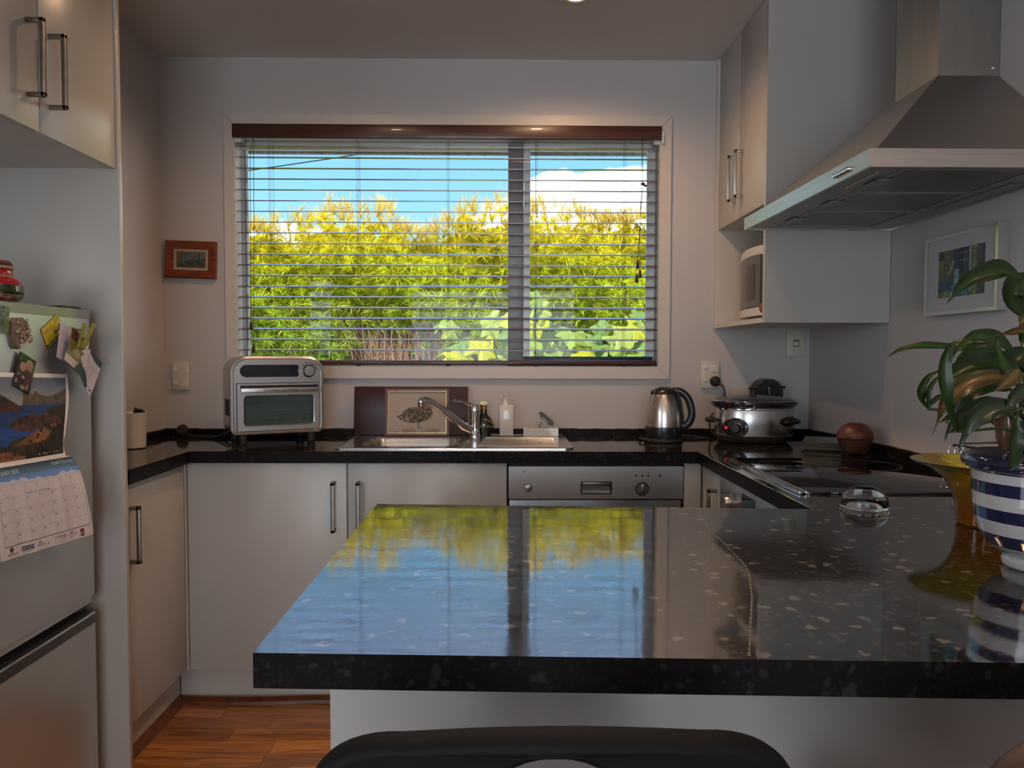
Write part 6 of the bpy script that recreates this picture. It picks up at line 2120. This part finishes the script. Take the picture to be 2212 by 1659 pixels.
def stool(x, y, w, h0, h1, r, label, m, hole=True, metal=M['chrome']):
    t = thing('bar_stool', label, 'stool', (x, y, 0))
    # curved back: rounded panel, bent, padded
    hw = w / 2
    outl = []
    n = 10
    for cx, cz, a0, rx, rz in ((hw - r, h1 - r * 0.62, 0, r, r * 0.62), (-hw + r, h1 - r * 0.62, PI / 2, r, r * 0.62)):
        for i in range(n + 1):
            a = a0 + PI / 2 * i / n
            outl.append((cx + rx * math.cos(a), cz + rz * math.sin(a)))
        if a0 == 0:
            for q_ in range(1, 8):
                s = q_ / 8
                outl.append((hw - r - (2 * hw - 2 * r) * s, h1 + 0.008 * math.sin(PI * s)))
    outl += [(-hw, h0 + 0.03), (-hw + 0.03, h0), (hw - 0.03, h0), (hw, h0 + 0.03)]
    holes = [circ(0.0, h0 + 0.105, 0.060, 28, 0.62)] if hole else []
    mb = MB()
    cz_ = (h0 + h1) / 2
    hole_l = circ(0.0, h1 - 0.046, 0.054, 28, 0.66) if hole else None

    def shrink(loop, d, c0):
        out = []
        for p in loop:
            v = Vector((p[0], p[1] - c0))
            out.append((p[0] - v.x / max(v.length, 1e-6) * d, p[1] - v.y / max(v.length, 1e-6) * d))
        return out

    prof_ = [(0.014, -0.017), (0.007, -0.0165), (0.002, -0.012), (0.0, -0.004), (0.0, 0.004), (0.002, 0.012), (0.007, 0.0165), (0.014, 0.017)]
    caps = []
    for lp0, sgn, c0 in ((outl, 1, cz_), (hole_l, -1, h1 - 0.046)):
        if lp0 is None:
            continue
        rings = []
        for d_, yy in prof_:
            rings.append([mb.bm.verts.new((p[0], yy, p[1])) for p in shrink(lp0, d_ * sgn * (0.6 if sgn < 0 else 1), c0)])
        for ra, rb in zip(rings[:-1], rings[1:]):
            for i in range(len(ra)):
                j = (i + 1) % len(ra)
                mb.bm.faces.new((ra[i], ra[j], rb[j], rb[i]))
        caps.append((rings[0], rings[-1]))
    for side in (0, 1):
        loops = [c_[side] for c_ in caps]
        flat = [v for l_ in loops for v in l_]
        for tr_ in tessellate_polygon([[Vector((v.co.x, v.co.z, 0)) for v in l_] for l_ in loops]):
            mb.bm.faces.new([flat[q] for q in tr_])
    for v in mb.bm.verts:
        v.co.y += 0.35 * v.co.x ** 2 - 0.03 * (v.co.z - h0)
        v.co.x += x
        v.co.y += y
    mb.build('backrest', m, t, smooth=60)
    mb = MB().box(x - w * 0.46, y + 0.02, 0.585, x + w * 0.46, y + 0.36, 0.640, bev=0.02, seg=4)
    mb.build('seat', m, t)
    MB().box(x - w * 0.40, y - 0.010, 0.60, x + w * 0.40, y + 0.018, h0 + 0.01, bev=0.006).build('back_bracket', m, t)
    MB().lathe([(0.028, 0.02), (0.028, 0.40), (0.020, 0.41), (0.020, 0.585)], (x, y + 0.19, 0), 24).build('column', metal, t)
    MB().lathe([(0.19, 0), (0.19, 0.006), (0.06, 0.018), (0.03, 0.03)], (x, y + 0.19, 0), 40).build('base', metal, t)
    MB().tube([(x + 0.02 * 0, y + 0.17, 0.30), (x - 0.12, y + 0.10, 0.30), (x - 0.12, y + 0.02, 0.30), (x + 0.12, y + 0.02, 0.30), (x + 0.12, y + 0.10, 0.30)], 0.009, 10).build('footrest', metal, t)
    return t


stool(0.044, 0.60, 0.408, 0.775, 0.914, 0.075, 'black leather bar stool with oval cutout in front of the peninsula', leather)
stool(0.625, 0.585, 0.440, 0.775, 0.930, 0.12, 'brown leather bar stool in the bottom right corner', mat('brown_leather', srgb(70, 52, 42), 0.45, bump=0.2, bscale=180), hole=False)

# ================================================================ outdoors
bounce_ground = struct('ground', MB().box(-14, WY + 0.2, -0.50, 12, 22, -0.35), mat('pale_bounce_ground', srgb(176, 170, 156), 0.9, var=0.3, vscale=4, bump=0.5, bscale=40))  # unseen ground, made pale to bounce light up to the soffit
ev = MB().box(-3.0, WY + 0.161, 2.228, 3.0, WY + 0.60, 2.24)
eave = ev.build('soffit', mat('soffit_beige', srgb(190, 184, 160), 0.7))
eave['kind'] = 'structure'
MB().box(-3.0, WY + 0.601, 2.196, 3.0, WY + 0.625, 2.34).build('fascia', mat('fascia_grey', srgb(150, 156, 158), 0.9, bump=0.6, bscale=60, var=0.35, vscale=40), eave)
lawnwall = struct('exterior_wall', MB().box(-2.6, WY + 0.20, -0.35, -1.60, WY + 0.24, 2.228), mat('ext_wall', srgb(170, 170, 160), 0.8))

# --- hedge
rs = np.random.RandomState(5)


def blade_sprays(C, D, nb, length, width, droop, spread, colf, seg=2):
    """C: centres (n,3); D: outward dirs (n,3); returns co, faces, colours of curved narrow blades"""
    n = len(C)
    L_ = nb * n
    cen = np.repeat(C, nb, 0)
    dr = np.repeat(D, nb, 0)
    rnd_ = rs.normal(size=(L_, 3)) * spread
    d = dr + rnd_
    d /= np.linalg.norm(d, axis=1)[:, None]
    ln = length * (0.6 + 0.6 * rs.rand(L_))
    start = cen + dr * (rs.rand(L_) * 0.05)[:, None]
    up = np.array([0, 0, 1.0])
    side = np.cross(d, up + rs.normal(size=(L_, 3)) * 0.6)
    side /= np.linalg.norm(side, axis=1)[:, None] + 1e-9
    k = seg + 1
    P = np.empty((L_, k, 2, 3))
    for i in range(k):
        t = i / seg
        p = start + d * (ln * t)[:, None]
        p[:, 2] -= droop * ln * t * t
        w = width * (0.35 + 0.9 * math.sin(PI * (0.15 + 0.8 * t)))
        if i == seg:
            w = width * 0.12
        P[:, i, 0] = p - side * (w / 2)
        P[:, i, 1] = p + side * (w / 2)
    co = P.reshape(-1, 3)
    base = (np.arange(L_) * k * 2)[:, None]
    fs = []
    for i in range(seg):
        fs.append(np.stack([base[:, 0] + i * 2, base[:, 0] + i * 2 + 1, base[:, 0] + i * 2 + 3, base[:, 0] + i * 2 + 2], -1))
    fc = np.stack(fs, 1).reshape(-1, 4)
    col = np.repeat(colf(cen, L_), seg, 0)
    return co, fc, col


def topline(x):
    return 2.62 + 0.06 * np.sin(x * 1.7 + 0.6) + 0.05 * np.sin(x * 4.3 + 2.0) + 0.05 * np.sin(x * 9.1) - 0.14 * (x < -2.2)


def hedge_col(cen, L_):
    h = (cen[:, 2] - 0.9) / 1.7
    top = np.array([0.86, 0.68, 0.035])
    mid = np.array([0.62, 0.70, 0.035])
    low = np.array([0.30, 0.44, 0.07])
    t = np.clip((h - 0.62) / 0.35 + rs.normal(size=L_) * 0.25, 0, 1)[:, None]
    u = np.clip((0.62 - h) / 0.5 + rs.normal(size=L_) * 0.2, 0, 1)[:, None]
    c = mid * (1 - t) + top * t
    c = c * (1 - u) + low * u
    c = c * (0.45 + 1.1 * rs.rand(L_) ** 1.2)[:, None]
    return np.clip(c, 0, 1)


hedge = thing('hedge', 'tall feathery yellow-green hedge across the garden outside the window', 'hedge', (-0.6, 8.2, -0.35))
n1_ = 5600
xs = rs.uniform(-5.2, 4.0, n1_)
f_ = rs.rand(n1_) ** 0.85
zs_ = 0.55 + f_ * (topline(xs) - 0.55)
ys = 7.75 + 0.45 * rs.rand(n1_) + 0.18 * np.sin(xs * 3 + zs_ * 4) + 0.25 * (zs_ > topline(xs) - 0.25) * rs.rand(n1_)
bare = (np.abs(xs + 1.05) < 0.50) & (zs_ < 1.5) & (rs.rand(n1_) < 0.78)
xs, ys, zs_ = xs[~bare], ys[~bare], zs_[~bare]
C = np.stack([xs, ys, zs_], 1)
D = np.stack([rs.normal(size=len(xs)) * 0.55, -0.7 + 0.4 * rs.rand(len(xs)), 0.25 + 0.5 * rs.rand(len(xs))], 1)
D /= np.linalg.norm(D, axis=1)[:, None]
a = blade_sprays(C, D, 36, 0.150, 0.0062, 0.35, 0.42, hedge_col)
# plumes at the top
n2_ = 520
xs = rs.uniform(-5.2, 4.0, n2_)
zt_h = topline(xs) - 0.02 + 0.20 * rs.rand(n2_) * (np.sin(xs * 3.1 + 1) > -0.5)
C = np.stack([xs, 7.95 + 0.3 * rs.rand(n2_), zt_h], 1)
D = np.stack([rs.normal(size=n2_) * 0.35, rs.normal(size=n2_) * 0.2, np.ones(n2_)], 1)
D /= np.linalg.norm(D, axis=1)[:, None]


def plume_col(cen, L_):
    c = np.array([0.72, 0.52, 0.16]) * (1 - rs.rand(L_))[:, None] * 0.6 + np.array([0.75, 0.60, 0.12]) * 0.6
    return np.clip(c, 0, 1)


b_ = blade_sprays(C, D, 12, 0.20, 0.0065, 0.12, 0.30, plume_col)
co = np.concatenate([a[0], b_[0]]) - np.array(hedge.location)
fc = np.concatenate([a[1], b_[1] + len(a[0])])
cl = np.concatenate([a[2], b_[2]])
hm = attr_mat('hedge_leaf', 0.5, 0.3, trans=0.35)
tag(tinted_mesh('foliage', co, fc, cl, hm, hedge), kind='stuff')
# twigs: bare brown lower growth
tw, tf, tcx = [], [], []
n3 = 2000
p0 = np.stack([rs.uniform(-5.0, 3.9, n3), 8.0 + 0.5 * rs.rand(n3), rs.uniform(-0.3, 1.2, n3)], 1)
near = rs.rand(n3) < 0.5
p0[near, 0] = -1.05 + rs.normal(size=near.sum()) * 0.38
p0[near, 1] = 7.8 + 0.5 * rs.rand(near.sum())
p0[near, 2] = rs.uniform(0.5, 1.15, near.sum())
dv = np.stack([rs.normal(size=n3) * 0.35, rs.normal(size=n3) * 0.25, np.ones(n3)], 1) * (0.25 + 0.4 * rs.rand(n3))[:, None]
p1 = p0 + dv
w_ = 0.002 + 0.003 * rs.rand(n3)
sx = np.array([1, 0, 0.0])
co = np.stack([p0 - sx * w_[:, None], p0 + sx * w_[:, None], p1 + sx * w_[:, None] * 0.6, p1 - sx * w_[:, None] * 0.6], 1).reshape(-1, 3) - np.array(hedge.location)
fc = np.arange(n3 * 4).reshape(-1, 4)
cl = np.array([0.46, 0.29, 0.22]) * (0.5 + 0.8 * rs.rand(n3))[:, None]
tag(tinted_mesh('twigs', co, fc, cl, hm, hedge, smooth=False), kind='stuff')
for i in range(16):
    x = -5.0 + i * 0.6 + 0.1 * rnd.random()
    MB().tube([(x, 8.35, -0.35), (x + 0.05, 8.35, 0.8), (x - 0.03, 8.4, 1.9)], 0.03, 7, r_end=0.012).build('stem', mat('bark', srgb(110, 80, 62), 0.9) if i == 0 else bpy.data.materials['bark'], hedge)
gx, gz = 190, 56
xs = np.linspace(-5.3, 4.1, gx + 1)
co, cc_ = [], []
for j in range(gz + 1):
    for i in range(gx + 1):
        t_ = j / gz
        top_ = float(topline(xs[i])) - 0.10 + 0.10 * rs.rand()
        z = -0.3 + t_ * (top_ + 0.3)
        co.append((xs[i] + 0.02 * rs.rand(), 8.22 + 0.16 * rs.rand() + 0.12 * math.sin(xs[i] * 7 + z * 5), z))
co = np.array(co) - np.array(hedge.location)
idx = np.arange((gx + 1) * (gz + 1)).reshape(gz + 1, gx + 1)
fc = np.stack([idx[:-1, :-1], idx[:-1, 1:], idx[1:, 1:], idx[1:, :-1]], -1).reshape(-1, 4)
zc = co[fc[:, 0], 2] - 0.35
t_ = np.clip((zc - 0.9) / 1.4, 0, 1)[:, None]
cl = np.array([0.17, 0.20, 0.045]) * (1 - t_) + np.array([0.42, 0.40, 0.03]) * t_  # mid-dark colour paints in the shade between the sprays
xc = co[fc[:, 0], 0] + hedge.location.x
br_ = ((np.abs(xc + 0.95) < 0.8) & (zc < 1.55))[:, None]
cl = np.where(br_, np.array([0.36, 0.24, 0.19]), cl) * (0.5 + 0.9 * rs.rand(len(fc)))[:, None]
tag(tinted_mesh('shaded_inner_growth', co, fc, np.clip(cl, 0, 1), hm, hedge, smooth=False), kind='stuff')

# --- broad-leaved vine below the window
vine = thing('squash_vine', 'broad-leaved green squash vine growing up at the lower right outside', 'plant', (0.4, 5.0, -0.35))
spots = [(0.237, 1.60, .075), (0.25, 1.52, .08), (0.222, 1.433, .09), (0.332, 1.371, .10), (0.488, 1.366, .11), (0.801, 1.351, .10), (0.926, 1.413, .11), (0.676, 1.278, .09), (0.833, 1.263, .11), (-0.074, 1.432, .10), (0.019, 1.463, .07), (-0.261, 1.307, .11), (-0.417, 1.431, .07), (-0.339, 1.389, .08), (-0.136, 1.265, .10), (0.05, 1.37, .09), (0.16, 1.30, .10), (0.40, 1.28, .10), (0.58, 1.22, .11), (0.98, 1.30, .11), (0.30, 1.22, .11), (0.0, 1.22, .10), (-0.28, 1.20, .10), (0.70, 1.40, .08), (0.90, 1.20, .11), (0.45, 1.16, .12), (0.13, 1.16, .11), (0.75, 1.13, .12), (1.05, 1.15, .12), (-0.13, 1.13, .12), (-0.40, 1.12, .10), (0.60, 1.31, .08), (1.15, 1.35, .10), (1.2, 1.2, .12), (-0.05, 1.34, .08), (0.96, 1.50, .07)]
vm = attr_mat('vine_leaf', 0.5, 0.4, trans=0.35)
for i, (x, z, r) in enumerate(spots):
    rr = random.Random(i * 3 + 1)
    yb = 4.95 + 0.25 * rr.random()
    n = Vector((rr.uniform(-0.7, 0.7), -1.0 + 0.4 * rr.random(), rr.uniform(0.1, 1.1))).normalized()
    u = n.cross(Vector((0, 0, 1))).normalized()
    v = n.cross(u)
    co, fc, cl = [(x, yb, z)], [], []
    K = 26
    base = [(0.20, 0.30, 0.035), (0.30, 0.37, 0.08), (0.42, 0.44, 0.02), (0.15, 0.25, 0.06)][i % 4]
    ph = rr.random() * 6
    for ring in (0.5, 1.0):
        for k in range(K):
            a_ = 2 * PI * k / K
            lobe = 1 + 0.20 * math.cos(5 * a_) + 0.05 * math.cos(15 * a_ + ph) - (0.35 if abs(a_ - PI) < 0.3 else 0)
            d = r * ring * lobe
            cup = 0.22 * r * ring * ring + 0.10 * r * ring * math.cos(5 * a_ + 1)
            p = Vector((x, yb, z)) + u * (d * math.cos(a_ + ph)) + v * (d * math.sin(a_ + ph)) * 0.95 - n * cup
            co.append(tuple(p))
    for k in range(K):
        j = (k + 1) % K
        fc.append((0, 1 + k, 1 + j, 1 + j))
        c_ = 1.25 if (k % 5 == 0) else 0.9 + 0.2 * rr.random()
        cl.append([q * c_ for q in base])
    tri = [(0, 1 + k, 1 + (k + 1) % K) for k in range(K)]
    me_co = np.array(co) - np.array(vine.location)
    bmv = MB()
    vs_ = [bmv.bm.verts.new(p) for p in me_co]
    for t_ in tri:
        bmv.bm.faces.new([vs_[q] for q in t_])
    for k in range(K):
        j = (k + 1) % K
        bmv.bm.faces.new((vs_[1 + k], vs_[1 + j], vs_[1 + K + j], vs_[1 + K + k]))
    lay_ = bmv.bm.loops.layers.float_color.new('tint')
    for fi, f in enumerate(bmv.bm.faces):
        k = fi % K
        c_ = (1.3 if k % 5 == 0 else 0.85 + 0.3 * rr.random())
        for lp_ in f.loops:
            lp_[lay_] = (min(1, base[0] * c_), min(1, base[1] * c_), min(1, base[2] * c_), 1)
    bmv.build('leaf', vm, vine, local=True)
    if i % 2 == 0:
        MB().tube(spline([(x, yb + 0.01, z), (x + rr.uniform(-.1, .1), yb + 0.05, z - 0.35), (0.35 + rr.uniform(-.5, .5), 5.2, -0.35)], 5), 0.006, 6).build('vine_stalk', stem_m, vine)

# --- overhead cable
ob = MB().tube([(-14 + 1.6 * k, 15, 3.35 + 0.165 * 1.6 * k + 0.004 * (k - 9) ** 2) for k in range(19)], 0.012, 5).build('overhead_cable', M['black'])
tag(ob, 'thin black overhead cable crossing the sky outside the window', 'cable')
